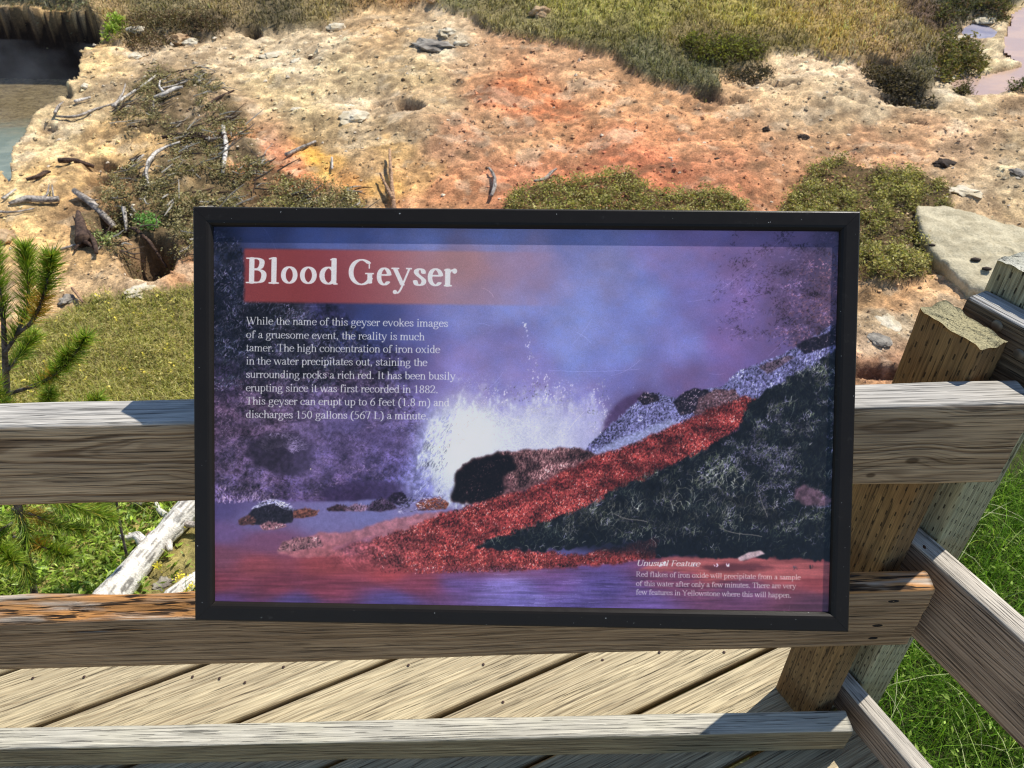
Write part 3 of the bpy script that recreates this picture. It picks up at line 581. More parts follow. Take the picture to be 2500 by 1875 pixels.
# ---------------------------------------------------------------- timber
def wood_mat(name, light, dark, silver, pith=(.01, -.16), seed=0, bands=150, knots=(), silver_amt=.85, crack=.62, rot=None, incise=False, warp=.05, nails=(), stripes=0.55, green=0.):
    """light / dark: sRGB 0..255 early and late wood; silver: bleached upper face. object space: x along, y through, z up"""
    m = NT(name); P = m.n('TexCoord').outputs['Object']
    sp = m.n('SeparateXYZ', {0: P}); x, y, z = sp.outputs
    off = (seed * 3.17, seed * 1.31, seed * 2.23)
    wn = m.noise(m.vec(P, (1.3, 5, 5), off), 1, 3, .5)
    wn2 = m.noise(m.vec(P, (5, 14, 14), off), 1, 2, .5)
    w = m.math('MULTIPLY_ADD', m.math('SUBTRACT', wn, .5), warp * 2, m.math('MULTIPLY', m.math('SUBTRACT', wn2, .5), .012))
    dy = m.math('SUBTRACT', y, pith[0]); dz = m.math('SUBTRACT', z, pith[1])
    r = m.math('SQRT', m.math('ADD', m.math('MULTIPLY', dy, dy), m.math('MULTIPLY', dz, dz)))
    r = m.math('ADD', r, w)
    kd_all = None
    for kx, kz, kr in knots:
        ax = m.math('MULTIPLY', m.math('SUBTRACT', x, kx), .62); az = m.math('SUBTRACT', z, kz)
        d = m.math('SQRT', m.math('ADD', m.math('MULTIPLY', ax, ax), m.math('MULTIPLY', az, az)))
        g = m.math('EXPONENT', m.math('MULTIPLY', m.math('MULTIPLY', d, d), -1 / (2 * (kr * 1.9) ** 2)))
        r = m.math('ADD', r, m.math('MULTIPLY', g, kr * 1.1))
        kk = m.sstep(m.math('ADD', d, m.math('MULTIPLY', m.math('SUBTRACT', wn2, .5), .006)), kr * .75, kr * .35)
        kd_all = kk if kd_all is None else m.math('MAXIMUM', kd_all, kk)
    bn = m.n('TexNoise', noise_dimensions='1D'); m.set(bn.inputs['W'], m.math('MULTIPLY', r, bands)); bn.inputs['Scale'].default_value = 1; bn.inputs['Detail'].default_value = 2.5; bn.inputs['Roughness'].default_value = .6
    band = m.sstep(bn.outputs[0], .46, .66)
    fib = m.noise(m.vec(P, (8, 280, 280), off), 1, 3, .6)
    fib2 = m.noise(m.vec(P, (4, 520, 520), off), 1, 2, .6)
    ck2 = m.sstep(m.noise(m.vec(P, (5, 330, 330), (off[2], off[0], off[1])), 1, 2, .5), .60, .68)
    blot = m.noise(m.vec(P, (3.5, 12, 12), off), 1, 3, .6)
    ck = m.noise(m.vec(m.mix(.5, P, P), (6.5, 300, 300), (off[1], off[2], off[0])), 1, 2, .55)
    ck = m.math('ADD', ck, m.math('MULTIPLY', m.math('SUBTRACT', bn.outputs[0], .5), .18))
    crk = m.sstep(ck, crack, crack + .045)
    L, D, S = lin(light), lin(dark), lin(silver)
    band2 = m.sstep(m.noise(m.vec(P, (.9, 36, 36), off), 1, 3, .55, .6), .45, .62)
    col = m.mix(m.math('MULTIPLY', band, stripes), tuple(L), tuple(D))
    col = m.mix(m.math('MULTIPLY', band2, .20), col, tuple(D))
    nz = m.n('SeparateXYZ', {0: m.n('NewGeometry').outputs['Normal']}).outputs[2]
    up = m.math('MULTIPLY', m.sstep(nz, .35, .8), silver_amt)
    scol = m.mix(m.math('MULTIPLY', band, .35), tuple(S), tuple(S * .62))
    col = m.mix(up, col, scol)
    if rot:
        rx0, rx1, rc = rot
        mk = m.math('MULTIPLY', m.sstep(x, rx1, rx0), m.sstep(nz, .25, .6))
        mk = m.math('MULTIPLY', mk, m.sstep(m.noise(m.vec(P, (5, 40, 40), off), 1, 3), .36, .56))
        col = m.mix(m.math('MULTIPLY', mk, .9), col, tuple(lin(rc)))
        mk2 = m.math('MULTIPLY', m.sstep(m.noise(m.vec(P, (9, 130, 130), off), 1, 2), .52, .6), mk)
        col = m.mix(mk2, col, tuple(lin(rc) * .10))
        crk = m.math('MAXIMUM', crk, mk2)
    if green: col = m.mix(m.math('MULTIPLY', m.sstep(blot, .4, .65), green), col, tuple(lin((120, 122, 84))))
    col = m.mix(m.sstep(blot, .3, .8), m.mix(.22, col, (.02, .014, .01)), m.mix(.10, col, tuple(np.minimum(L * 1.6, .9))))
    col = m.mix(1, col, m.ramp(fib, (.28, g3(.62)), (.72, g3(1.22))), 'MULTIPLY')
    col = m.mix(1, col, m.ramp(fib2, (.32, g3(.74)), (.66, g3(1.16))), 'MULTIPLY')
    if kd_all is not None:
        col = m.mix(m.math('MULTIPLY', kd_all, .75), col, tuple(D * .35))
    col = m.mix(m.math('MULTIPLY', crk, .62), m.mix(m.math('MULTIPLY', ck2, .38), col, tuple(lin((46, 36, 28)))), tuple(lin((30, 22, 17))))
    h = m.math('ADD', m.math('MULTIPLY', band, -.35), m.math('MULTIPLY', fib, .5))
    h = m.math('SUBTRACT', m.math('ADD', h, m.math('MULTIPLY', fib2, .35)), m.math('ADD', m.math('MULTIPLY', crk, 1.3), m.math('MULTIPLY', ck2, .6)))
    if incise:
        # staggered slits left by the pressure treatment
        def slit(c0):
            rowh, colw = .034, .0175
            row = m.math('FLOOR', m.math('DIVIDE', c0, colw))
            st = m.math('MULTIPLY', m.math('FRACT', m.math('MULTIPLY', row, .3819)), rowh)
            fx = m.math('ABSOLUTE', m.math('SUBTRACT', m.math('FRACT', m.math('DIVIDE', c0, colw)), .5))
            fz = m.math('ABSOLUTE', m.math('SUBTRACT', m.math('FRACT', m.math('DIVIDE', m.math('ADD', x, st), rowh)), .5))
            return m.math('MULTIPLY', m.sstep(fx, .10, .05), m.sstep(fz, .19, .13))
        s1, s2 = slit(y), slit(z)
        on = m.n('SeparateXYZ', {0: m.n('TexCoord').outputs['Normal']}).outputs
        sl = m.math('ADD', m.math('MULTIPLY', s1, m.sstep(m.math('ABSOLUTE', on[2]), .6, .8)), m.math('MULTIPLY', s2, m.sstep(m.math('ABSOLUTE', on[1]), .6, .8)))
        sl = m.math('MULTIPLY', sl, m.sstep(fib, .30, .5))
        col = m.mix(m.math('MULTIPLY', sl, .85), col, tuple(lin((34, 27, 18))))
        h = m.math('SUBTRACT', h, sl)
    m.bsdf(Base_Color=col, Roughness=.78, Specular_IOR_Level=.28, Normal=m.bump(h, .0022, .9))
    return m.m

def timber(name, A, B, up, wz, ty, mat, parent, seed=0, nx=None, rough=.0012, wear=.003, chamfer=None, label=None, end=.004, taper=None, nc=56, ncz=None, top_cut=None):
    """sawn board from A to B (centre line of the FRONT TOP edge is not used: A, B are the centre of the section). wz height along 'up', ty thickness"""
    A = np.array(A, float); B = np.array(B, float); L = np.linalg.norm(B - A); ex = (B - A) / L
    up = np.array(up, float); ey = np.cross(up, ex); ey /= np.linalg.norm(ey); ez = np.cross(ex, ey)
    nx = nx or int(L / .009)
    per = 2 * (wz + ty)
    # section: parameter around the rectangle starting at -y,-z; denser points near the arrises
    def side(n): t = np.linspace(0, 1, n, endpoint=False); return .5 - .5 * np.cos(t * np.pi) * (.15) - .5 * (1 - 2 * t) * .85
    nzs = max(6, int(nc * wz / per)); nys = max(5, int(nc * ty / per))
    ys = np.concatenate([-.5 + side(nys), np.full(nzs, .5), .5 - side(nys), np.full(nzs, -.5)]) * ty
    zs = np.concatenate([np.full(nys, -.5), -.5 + side(nzs), np.full(nys, .5), .5 - side(nzs)]) * wz
    M = len(ys)
    t = np.linspace(0, L, nx)
    X, Y = np.meshgrid(t, ys, indexing='ij'); _, Z = np.meshgrid(t, zs, indexing='ij')
    # round the arrises
    r = .004 + wear * vnoise(X * 9, np.sign(Y) * 3 + np.sign(Z) * 5 + 7, seed + 3)
    cy = np.clip(np.abs(Y) - (ty / 2 - r), 0, None); cz = np.clip(np.abs(Z) - (wz / 2 - r), 0, None)
    d = np.hypot(cy, cz); k = np.where(d > 1e-9, np.minimum(1, r / np.maximum(d, 1e-9)), 1)
    Y = np.sign(Y) * (np.abs(Y) - cy + cy * k); Z = np.sign(Z) * (np.abs(Z) - cz + cz * k)
    s = np.arctan2(Z / wz, Y / ty)
    g = fbm(X * 1.6, Y * 95 + 40, 3, seed) * (np.abs(Z) > wz / 2 - .004) + fbm(X * 1.6, Z * 95 + 80, 3, seed + 1) * (np.abs(Z) <= wz / 2 - .004)
    nrmy = Y / (ty / 2); nrmz = Z / (wz / 2); nn = np.maximum(np.abs(nrmy), np.abs(nrmz))
    dy = np.where(np.abs(nrmy) >= nn - .02, np.sign(Y), 0); dz = np.where(np.abs(nrmz) >= nn - .02, np.sign(Z), 0)
    disp = (g - .5) * 2 * rough + (vnoise(X * 2.2, s * 0 + seed, seed + 9) - .5) * .003
    Y = Y + dy * disp; Z = Z + dz * disp
    if chamfer is not None:
        c = chamfer(X / L)                         # how far the front (+/-y of the viewer side) top arris is worn down
        fr = np.clip((ty / 2 - Y * chamfer.side) / ty, 0, 1); fr = np.clip(1 - fr * 1.0, 0, 1)
        top = np.clip((Z - (wz / 2 - .06)) / .06, 0, 1)
        split = (fbm(X * 4.5, Y * 150 + 9, 3, seed + 21) - .5) * .030 * np.clip(c / .03, 0, 1)
        Z = Z - (c * fr * top ** .6) + split * (Z > wz / 2 - .012 - c)
    if taper is not None: Z = Z * (1 + taper(X / L))
    X = X.copy()
    ex_j = (fbm(Y[0] * 60, Z[0] * 60, 2, seed + 5) - .5) * end; X[0] += ex_j; X[-1] += (fbm(Y[0] * 60 + 9, Z[0] * 60, 2, seed + 6) - .5) * end
    if top_cut is not None: X[-1] += top_cut(Y[-1], Z[-1])
    V = np.stack([X, Y, Z], -1).reshape(-1, 3)
    i = np.arange(nx - 1)[:, None] * M; j = np.arange(M)[None, :]; j2 = (j + 1) % M
    F = np.stack([i + j, i + M + j, i + M + j2, i + j2], -1).reshape(-1, 4)
    # end caps: shrinking rings so that the end grain has relief
    vs = [V]; fs = [F]; base = len(V)
    for e, row in ((0, 0), (1, nx - 1)):
        prev = row * M + np.arange(M); c = np.array([X[row].mean(), Y[row].mean(), Z[row].mean()])
        for q in (.75, .45, .15):
            P_ = V[row * M:(row + 1) * M]; R = c + (P_ - c) * q
            if top_cut is not None and e: R[:, 0] = P_[:, 0].mean() + (P_[:, 0] - P_[:, 0].mean()) * q
            R[:, 0] += (fbm(R[:, 1] * 130 + 5, R[:, 2] * 55, 3, seed + 7) - .5) * .004 * (1 if e else -1)
            cur = base + np.arange(M); base += M; vs.append(R)
            a, b = prev, np.roll(prev, -1); c2, d2 = cur, np.roll(cur, -1)
            fs.append(np.stack([a, b, d2, c2], -1) if e else np.stack([b, a, c2, d2], -1)); prev = cur
        vs.append(c[None] if top_cut is None or not e else np.array([[V[row * M:(row + 1) * M, 0].mean(), c[1], c[2]]])); ci = base; base += 1
        fs.append(np.stack([prev, np.roll(prev, -1), np.full(M, ci), np.full(M, ci)], -1) if e else np.stack([np.roll(prev, -1), prev, np.full(M, ci), np.full(M, ci)], -1))
    V = np.vstack(vs); F = np.vstack(fs)
    quads = F[F[:, 2] != F[:, 3]]; tris = F[F[:, 2] == F[:, 3]][:, :3]
    F3 = np.vstack([quads[:, [0, 1, 2]], quads[:, [0, 2, 3]], tris])
    me = np_mesh(name, V, F3, None, mat, True)
    o = obj(name, me, parent)
    o.matrix_world = Matrix(((ex[0], ey[0], ez[0], A[0]), (ex[1], ey[1], ez[1], A[1]), (ex[2], ey[2], ez[2], A[2]), (0, 0, 0, 1)))
    if label: o['label'] = label
    return o

def tube(path, rad, sides=7, seed=0, bump=.12, flat=1., shade=False):
    """irregular tapering stick through the points"""
    P = np.array(path, float); R = np.array(rad, float)
    seg = np.r_[0, np.cumsum(np.linalg.norm(np.diff(P, axis=0), axis=1))]; n = max(3, int(len(P) * (14 if shade and sides > 12 else 5))); t = np.linspace(0, seg[-1], n)
    C = np.stack([np.interp(t, seg, P[:, k]) for k in range(3)], -1); Rr = np.interp(t, seg, R)
    if len(P) > 2:
        for _ in range(2): C[1:-1] = (C[:-2] + 2 * C[1:-1] + C[2:]) / 4
    T = np.gradient(C, axis=0); T /= np.linalg.norm(T, axis=1, keepdims=True) + 1e-9
    ref = np.array([0, 0, 1.]) if abs(T[0, 2]) < .9 else np.array([1., 0, 0])
    Bn = np.cross(T, ref); Bn /= np.linalg.norm(Bn, axis=1, keepdims=True) + 1e-9; Nn = np.cross(Bn, T)
    a = np.linspace(0, 2 * np.pi, sides, endpoint=False)
    rr = Rr[:, None] * (1 + bump * 2 * (fbm(t[:, None] * 22 + seed * 7, a[None] * 1.3 + seed, 3, seed) - .5))
    V = C[:, None] + Bn[:, None] * (np.cos(a)[None, :, None] * rr[..., None]) + Nn[:, None] * (np.sin(a)[None, :, None] * rr[..., None] * flat)
    V = V.reshape(-1, 3); i = np.arange(n - 1)[:, None] * sides; j = np.arange(sides)[None]; j2 = (j + 1) % sides
    F = np.stack([i + j, i + j2, i + sides + j2, i + sides + j], -1).reshape(-1, 4)
    F = np.vstack([F[:, [0, 1, 2]], F[:, [0, 2, 3]]])
    caps = [[0, k + 1, k] for k in range(1, sides - 1)] + [[(n - 1) * sides, (n - 1) * sides + k, (n - 1) * sides + k + 1] for k in range(1, sides - 1)]
    if shade:
        g = fbm(t[:, None] * 9 + seed, a[None] * 2.6 + seed * 3, 3, seed + 4); g2 = fbm(t[:, None] * 14 + seed, a[None] * 9 + seed * 3, 2, seed + 5)
        return V, np.vstack([F, np.array(caps)]), np.clip(.40 + .75 * g + .65 * g2 - .5 * (g2 < .36), .22, 1.25).reshape(-1, 1)
    return V, np.vstack([F, np.array(caps)])
# ---------------------------------------------------------------- the ground
def g0(x, y):
    """smooth lie of the land, heights relative to the camera"""
    s = y - 3.1
    z = -2.45 + .125 * np.maximum(s, 0) - .0 * y
    z = z - np.maximum(y - 13, 0) * .115                      # flattens out behind
    return z + .03 * np.sin(x * .9 + 1) * np.clip(y - 2, 0, 1)

def hit(sx, sy, lift=0.):
    """point of the smooth ground in a measured direction"""
    r = ray(sx, sy); t = 2.0 / np.maximum(-r[..., 2], .05)
    for _ in range(30):
        p = r * t[..., None] if np.ndim(t) else r * t
        t = t * (-(g0(p[..., 0], p[..., 1]) + lift)) / np.maximum(-p[..., 2], 1e-6) * .7 + t * .3
    p = r * t[..., None] if np.ndim(t) else r * t
    return p

POOL = [(-420,-10),(-100,16),(60,20),(140,24),(196,30),(208,48),(214,66),(206,80),(178,104),(166,128),(163,150),(152,178),(130,205),(96,238),(66,262),(40,288),(22,310),(15,332),(6,352),(-60,400),(-420,560)]
STREAM = [(2480,-40),(2260,-6),(2205,14),(2190,22),(2182,56),(2172,80),(2176,108),(2196,123),(2212,134),(2168,146),(2112,158),(2088,156),(2062,168),(2052,182),(2076,192),(2097,205),(2154,204),(2200,196),(2260,186),(2480,180)]
SPOOL = [(2088,50),(2110,42),(2136,50),(2153,60),(2151,73),(2118,75),(2086,73),(2078,64)]
MEADOW = [(-420,-200),(-420,-30),(-100,8),(60,12),(190,18),(205,34),(226,60),(240,88),(262,100),(300,84),(350,80),(400,80),(470,88),(500,66),(560,72),(600,68),(700,62),(740,42),(790,30),(880,22),(960,30),(1020,48),(1060,76),(1106,84),(1206,96),(1270,112),(1326,130),(1386,168),(1456,186),(1521,204),(1556,200),(1541,170),(1606,158),(1671,126),(1756,118),(1816,134),(1880,140),(1930,170),(1990,216),(2012,190),(2010,160),(2020,120),(2016,96),(2040,76),(2076,70),(2080,52),(2110,38),(2160,40),(2180,10),(2260,-30),(2480,-90),(2480,-300)]
SHRUB_C = [(1080,520),(1090,450),(1112,418),(1150,404),(1190,402),(1240,384),(1290,378),(1370,380),(1392,400),(1430,420),(1500,424),(1580,428),(1612,444),(1640,520)]
SHRUB_R = [(1680,470),(1696,432),(1712,408),(1742,388),(1744,364),(1790,356),(1830,354),(1868,372),(1930,380),(1960,386),(2030,412),(2058,450),(2040,474),(1985,476),(1992,520),(2010,566),(1990,612),(1940,628),(1880,622),(1850,590),(1700,590)]
SAGE = [(330,152),(400,140),(470,172),(515,235),(545,275),(556,330),(600,378),(700,402),(776,428),(786,520),(440,520),(420,570),(330,575),(255,556),(196,520),(172,478),(204,424),(205,384),(262,352),(330,330),(420,290),(330,300),(262,296),(240,268),(270,216),(300,176)]
LMEAD = [(-500,800),(-100,740),(60,700),(130,668),(200,640),(300,642),(380,628),(440,618),(700,640),(1000,700),(1200,900),(1250,1400),(900,1800),(-1500,1800)]
RGRASS = [(2120,1000),(2200,900),(2400,820),(2800,760),(3600,2400),(2300,2600),(1700,1800),(1850,1400),(1950,1150)]
SLAB = [(1973,472),(1984,529),(2006,571),(2052,621),(2084,646),(2170,668),(2290,620),(2290,560),(2180,512),(2096,484),(2030,468)]
HOLES = [(320,560,62,44,.30,-10),(246,480,46,34,.16,0),(545,74,20,11,.14,0),(888,236,30,11,.14,12),(815,226,16,6,.07,0),(395,66,0,0,0,0),(1590,217,18,7,.05,10),(1935,216,44,9,.12,8),(1990,228,30,7,.1,8),(1975,262,26,5,.05,14),(210,346,34,14,.10,0),(205,380,26,12,.12,0),(100,275,16,7,.07,0),(140,205,14,9,.10,0),(8,345,10,30,.15,0),(1540,212,40,9,.07,14),(1680,186,40,7,.07,6),(1900,150,40,10,.1,25),(1640,182,26,6,.05,10),(660,312,26,5,.03,0),(1900,810,60,18,.10,-4),(310,268,20,6,.05,0),(745,118,14,5,.04,0),(668,126,14,4,.04,0)]

GPTS = [ # sheet x, y, sRGB of the sunlit ground
 (-300,420,226,200,146),(20,420,230,200,144),(60,300,226,204,160),(40,520,226,188,128),(130,380,220,184,124),(150,270,216,196,152),(90,560,222,184,128),(60,640,214,178,132),(160,560,206,170,120),(200,620,200,172,134),(300,620,206,180,148),(390,600,184,136,100),(400,560,176,116,80),(180,230,214,196,156),(230,150,220,192,140),(210,60,214,180,118),(240,30,206,172,112),(290,60,110,84,62),(320,50,96,74,60),
 (250,200,206,186,150),(320,130,212,194,164),(350,170,150,132,106),(420,200,150,134,108),(480,250,150,128,104),(380,260,120,106,86),(300,240,160,144,112),(460,310,150,124,94),(300,300,206,172,116),(250,290,222,184,124),(520,310,180,120,84),(450,360,128,112,84),(360,420,128,114,80),(300,480,112,92,70),(380,500,116,98,72),(500,420,140,124,86),(600,440,136,116,86),(720,440,130,112,88),(240,400,176,140,96),(200,450,178,140,98),
 (560,110,222,204,170),(500,140,220,200,166),(620,130,228,214,184),(700,100,222,206,174),(560,180,216,196,150),(640,230,224,206,160),(480,190,206,184,146),(760,160,216,198,156),(820,80,206,172,128),(860,120,206,182,142),(940,110,214,204,180),(900,170,206,184,140),(760,250,236,222,192),(700,280,200,176,132),(860,240,160,144,120),(830,280,172,152,118),(960,220,206,184,146),(1000,160,200,168,134),
 (590,340,206,124,92),(640,370,208,128,90),(560,380,196,120,84),(560,330,222,198,176),(682,340,226,166,62),(700,360,222,170,84),(640,400,190,104,64),(570,420,176,104,66),(760,330,160,140,108),(720,310,168,146,110),(800,370,160,132,96),(850,330,206,170,112),(830,400,214,168,90),(760,400,214,150,84),(900,380,206,160,104),(880,440,212,150,110),(960,400,210,138,98),(960,330,212,160,126),(920,300,176,156,126),(1000,290,206,150,118),
 (1060,260,196,164,128),(1040,180,206,152,112),(1060,215,206,120,84),(1090,205,200,104,68),(1130,190,196,112,70),(1180,225,202,112,72),(1240,235,206,124,84),(1120,260,196,160,128),(1200,280,212,164,118),(1280,250,212,158,112),(1160,310,184,152,114),(1240,320,208,152,112),(1330,200,206,152,110),(1200,140,206,156,120),(1260,170,212,168,130),(1400,230,216,164,120),(1500,260,216,160,116),(1420,290,214,152,108),
 (1100,400,208,130,98),(1160,370,200,132,102),(1220,360,206,120,88),(1300,345,208,112,82),(1400,350,208,116,86),(1440,380,208,114,84),(1500,400,208,122,90),(1600,400,212,134,98),(1560,350,210,140,106),(1660,430,208,138,102),(1640,350,208,150,112),(1350,300,206,140,104),(1500,310,208,150,112),(1600,290,210,158,116),(1700,330,210,160,122),
 (1600,210,212,178,138),(1680,190,222,200,164),(1740,160,226,206,176),(1780,180,214,198,164),(1840,170,222,200,172),(1720,230,206,182,146),(1800,230,190,176,148),(1900,190,196,176,150),(1960,200,170,156,132),(1880,250,176,164,140),(1790,270,196,170,134),(1860,300,212,160,122),(1750,300,204,164,126),(1940,270,218,180,140),(2010,190,214,204,180),(2040,215,212,204,178),(2060,240,206,182,146),(2140,240,200,178,144),(2200,240,190,160,126),
 (1960,320,206,152,114),(1860,340,208,156,118),(2000,290,206,162,126),(2060,320,196,164,134),(2120,300,198,168,134),(2190,320,170,152,122),(2040,380,196,166,132),(2100,400,204,184,152),(2180,390,216,200,166),(2200,440,214,192,152),(2130,450,202,176,142),(2110,490,214,196,160),(2070,500,206,180,146),(1720,400,206,146,108),(1800,340,204,150,114),
 (1870,640,210,166,118),(1930,660,208,160,116),(1900,700,216,196,164),(1960,700,216,196,164),(2000,680,212,176,138),(1880,760,226,200,174),(1860,800,146,104,84),(1900,790,136,96,80),(1870,830,206,150,112),(1920,840,196,140,104),(2000,780,196,150,112),(2100,700,200,160,120),(2300,560,204,176,138),(2300,700,190,160,124),
 (2130,90,232,220,180),(2150,125,232,220,180),(2110,85,222,204,180),(2200,110,220,204,176),(2190,-10,228,208,150),(2200,5,232,210,160),
 (1000,560,200,140,104),(1300,600,200,150,104),(1600,600,200,150,104),(700,560,180,140,100)]
MPTS = [ # vegetation cover colours on the upper meadow (ground under the blades)
 (0,-40,110,104,76),(60,5,116,112,88),(150,10,120,110,82),(230,40,170,140,90),(330,20,134,120,78),(400,40,128,114,76),(500,20,150,128,84),(450,70,96,80,58),(600,40,104,92,64),(700,20,150,130,84),(800,10,150,118,74),(880,5,176,132,84),(1000,20,130,122,78),(1060,40,134,120,74),(1150,60,140,128,78),(1200,20,150,140,72),(1300,40,156,146,72),(1320,90,118,108,64),(1400,60,150,140,70),(1400,140,112,108,72),(1500,180,108,104,70),(1480,100,140,122,74),(1550,100,134,114,68),(1600,40,164,148,72),(1700,60,170,144,76),(1780,20,178,146,84),(1800,90,176,146,78),(1880,110,172,140,90),(1900,50,172,142,86),(1960,90,150,128,86),(1980,160,104,96,68),(2000,40,108,84,66),(2060,20,80,78,60),(2140,15,76,76,58),(1940,140,152,122,84),(1700,110,128,112,66),(1600,130,98,86,52),(1850,130,160,132,86)]

def idw(pts, sx, sy, p=2.1, soft=160., ay=1.6):
    n = 0; d = 0
    for q in pts:
        w = 1. / ((sx - q[0]) ** 2 + ((sy - q[1]) * ay) ** 2 + soft) ** p
        n = n + w[..., None] * np.array(q[2:5], np.float32); d = d + w
    return (n / d[..., None]).astype(np.float32)

def softpoly(sx, sy, poly, r, n=6):
    """0..1 membership with an edge r wide"""
    s = 0
    for k in range(n):
        a = k * 2 * math.pi / n
        s = s + inpoly(sx + math.cos(a) * r, sy + math.sin(a) * r * .6, poly)
    return s / n

def sheet_of(x, y):
    p = np.stack([x, y, g0(x, y)], -1).astype(float)
    d = p @ CF
    sx, sy = project(np.where(d[..., None] > .2, p, np.array([0, 5., -60.])))
    return sx, sy, d > .2

def relief(x, y, cheap=False):
    """relative height of the real surface above the smooth ground, and masks"""
    sx, sy, ok = sheet_of(x, y)
    far = np.clip((y - 2.) / 2., 0, 1)
    wob = (fbm(x * 3, y * 3, 3, 5) - .5) * 26 * np.clip(6. / np.maximum(y, 1), .5, 2); wob2 = (fbm(x * 3 + 50, y * 3, 3, 6) - .5) * 14 * np.clip(6. / np.maximum(y, 1), .5, 2)
    wx, wy = sx + wob, sy + wob2
    z = (fbm(x * .8, y * .8, 2, 1) - .5) * .14 * far + (fbm(x * 2.8, y * 2.8, 3, 2) - .5) * .11 * far
    pw = (vnoise(x * 2.2, y * 2.2, 71) - .5) * 12
    pool = softpoly(sx + pw, sy + pw * .3, POOL, 5, 16) * ok
    mead = softpoly(wx, wy, MEADOW, 3.5) * ok
    pdil = softpoly(sx + pw, sy + pw * .3, POOL, 9, 12) * ok; mdil = softpoly(wx, wy + 3, MEADOW, 9, 10) * ok
    strm = softpoly(sx + wob * .5, sy + wob2 * .5, STREAM, 3) * ok; spl = softpoly(sx, sy, SPOOL, 3) * ok
    lm = softpoly(wx, wy, LMEAD, 14) * ok; rg = softpoly(wx, wy, RGRASS, 20) * ok
    sage = softpoly(wx, wy, SAGE, 10) * ok; shc = softpoly(wx, wy, SHRUB_C, 5) * ok; shr = softpoly(wx, wy, SHRUB_R, 6) * ok
    veg = np.clip(lm + rg + mead * .8, 0, 1)
    rockm = (1 - veg) * far
    # crumbly, terraced surface
    c1 = fbm(x * 7, y * 7, 3, 12); c2 = fbm(x * 19, y * 19, 3, 13)
    z = z + rockm * (.036 * (np.floor(c1 * 9) / 9 * .6 + c1 * .4 - .5) + .020 * (c2 - .5) * (1 + 2.2 * sage)) + veg * .02 * (c2 - .5)
    z = z + rockm * .013 * np.maximum(vnoise(x * 31, y * 31, 14) - .45, 0) * 1.6
    z = z + mead * .075 + shc * .05 + shr * .05 + sage * .03 * c1
    hole = 0
    for hx, hy, ra, rb, dp, an in HOLES:
        if dp <= 0: continue
        ca, sa = math.cos(math.radians(an)), math.sin(math.radians(an))
        u = ((wx - hx) * ca + (wy - hy) * sa) / ra; v = (-(wx - hx) * sa + (wy - hy) * ca) / rb
        h = sm(1.25, .75, np.hypot(u, v)); hole = np.maximum(hole, h); z = z - dp * h
    pitr = ok * 0.
    z = z * (1 - np.maximum(strm, spl)) - .07 * np.maximum(strm, spl)
    z = z * (1 - pool) * (1 - .7 * pdil) - .95 * pool
    # under and beside the boardwalk the ground stays low
    return z, sx, sy, dict(pdil=pdil, mdil=mdil, pool=pool, mead=mead, strm=np.maximum(strm, spl), lm=lm, rg=rg, sage=sage, shc=shc, shr=shr, hole=hole, c1=c1, c2=c2, ok=ok)

def ground_color(x, y, sx, sy, m):
    base = idw(GPTS, sx + (fbm(x * 3, y * 3, 3, 31) - .5) * 70, sy + (fbm(x * 3, y * 3, 3, 32) - .5) * 34)
    base = base * .70 + np.array([226, 188, 138]) * .30
    ow = (np.exp(-((sx - 1340) / 300) ** 2 - ((sy - 330) / 110) ** 2) * .5 + np.exp(-((sx - 1130) / 90) ** 2 - ((sy - 215) / 45) ** 2) * .35)[..., None] * (.6 + .8 * fbm(x * 2.2, y * 4, 3, 44))[..., None]
    base = base * (1 - ow) + np.array([220, 140, 100]) * ow
    mt = 1 + .50 * (m['c2'] - .5)[..., None] + .34 * (m['c1'] - .5)[..., None]
    base = base * mt
    # scattered pale mineral crust and dark litter
    p1 = sm(.60, .70, fbm(x * 5, y * 5, 4, 33)); base = base * (1 - .35 * p1[..., None]) + np.array([226, 214, 190]) * .35 * p1[..., None]
    p2 = sm(.57, .66, fbm(x * 6 + 9, y * 6, 4, 34)); base = base * (1 - .30 * p2[..., None]) + np.array([120, 98, 74]) * .30 * p2[..., None]
    p3 = sm(.55, .62, fbm(x * 14 + 9, y * 14, 3, 35)); base = base * (1 - .25 * p3[..., None]) + np.array([96, 80, 62]) * .25 * p3[..., None]
    st = fbm(x * 1.1 + y * .5, y * 5.5 - x * 1.6, 3, 38) - .5; base = base * (1 + .42 * st)[..., None]
    dk = sm(.60, .72, fbm(x * 22, y * 22, 2, 39)); base = base * (1 - .08 * dk)[..., None]
    mead = idw(MPTS, sx, sy, soft=400.); mead = (mead * .8 + mead.mean(-1, keepdims=True) * .2) * mt * 1.0 + 6
    def ov(b, c, k): return b * (1 - k[..., None]) + c * k[..., None]
    base = ov(base, np.array([104, 84, 62]) * mt, np.clip(m['mdil'] * 1.2 - m['mead'], 0, 1) * .8)  # dark brown edge band: soil and lip shade put into the colour
    base = ov(base, mead, m['mead'])
    base = ov(base, np.array([140, 132, 82]) * mt, m['lm'] * .9)
    base = ov(base, np.array([58, 62, 34]) * mt, m['rg'])
    base = ov(base, np.array([104, 90, 66]) * mt, m['sage'] * sm(.42, .55, fbm(x * 5, y * 5, 3, 36)) * .8)
    base = ov(base, np.array([78, 66, 44]) * mt, np.maximum(m['shc'], m['shr']) * .8)
    # inside the pool: dark bank, and its bed
    base = ov(base, np.array([40, 33, 29]) * (mt * .3 + .7), np.maximum(sm(.02, .35, m['pool']), sm(.12, .4, m['pdil']) * (sy < 60)))
    base = ov(base, np.array([190, 150, 104]) * mt, m['strm'])
    base = ov(base, np.array([84, 66, 54]) * mt, m['hole'] * .45)
    return base

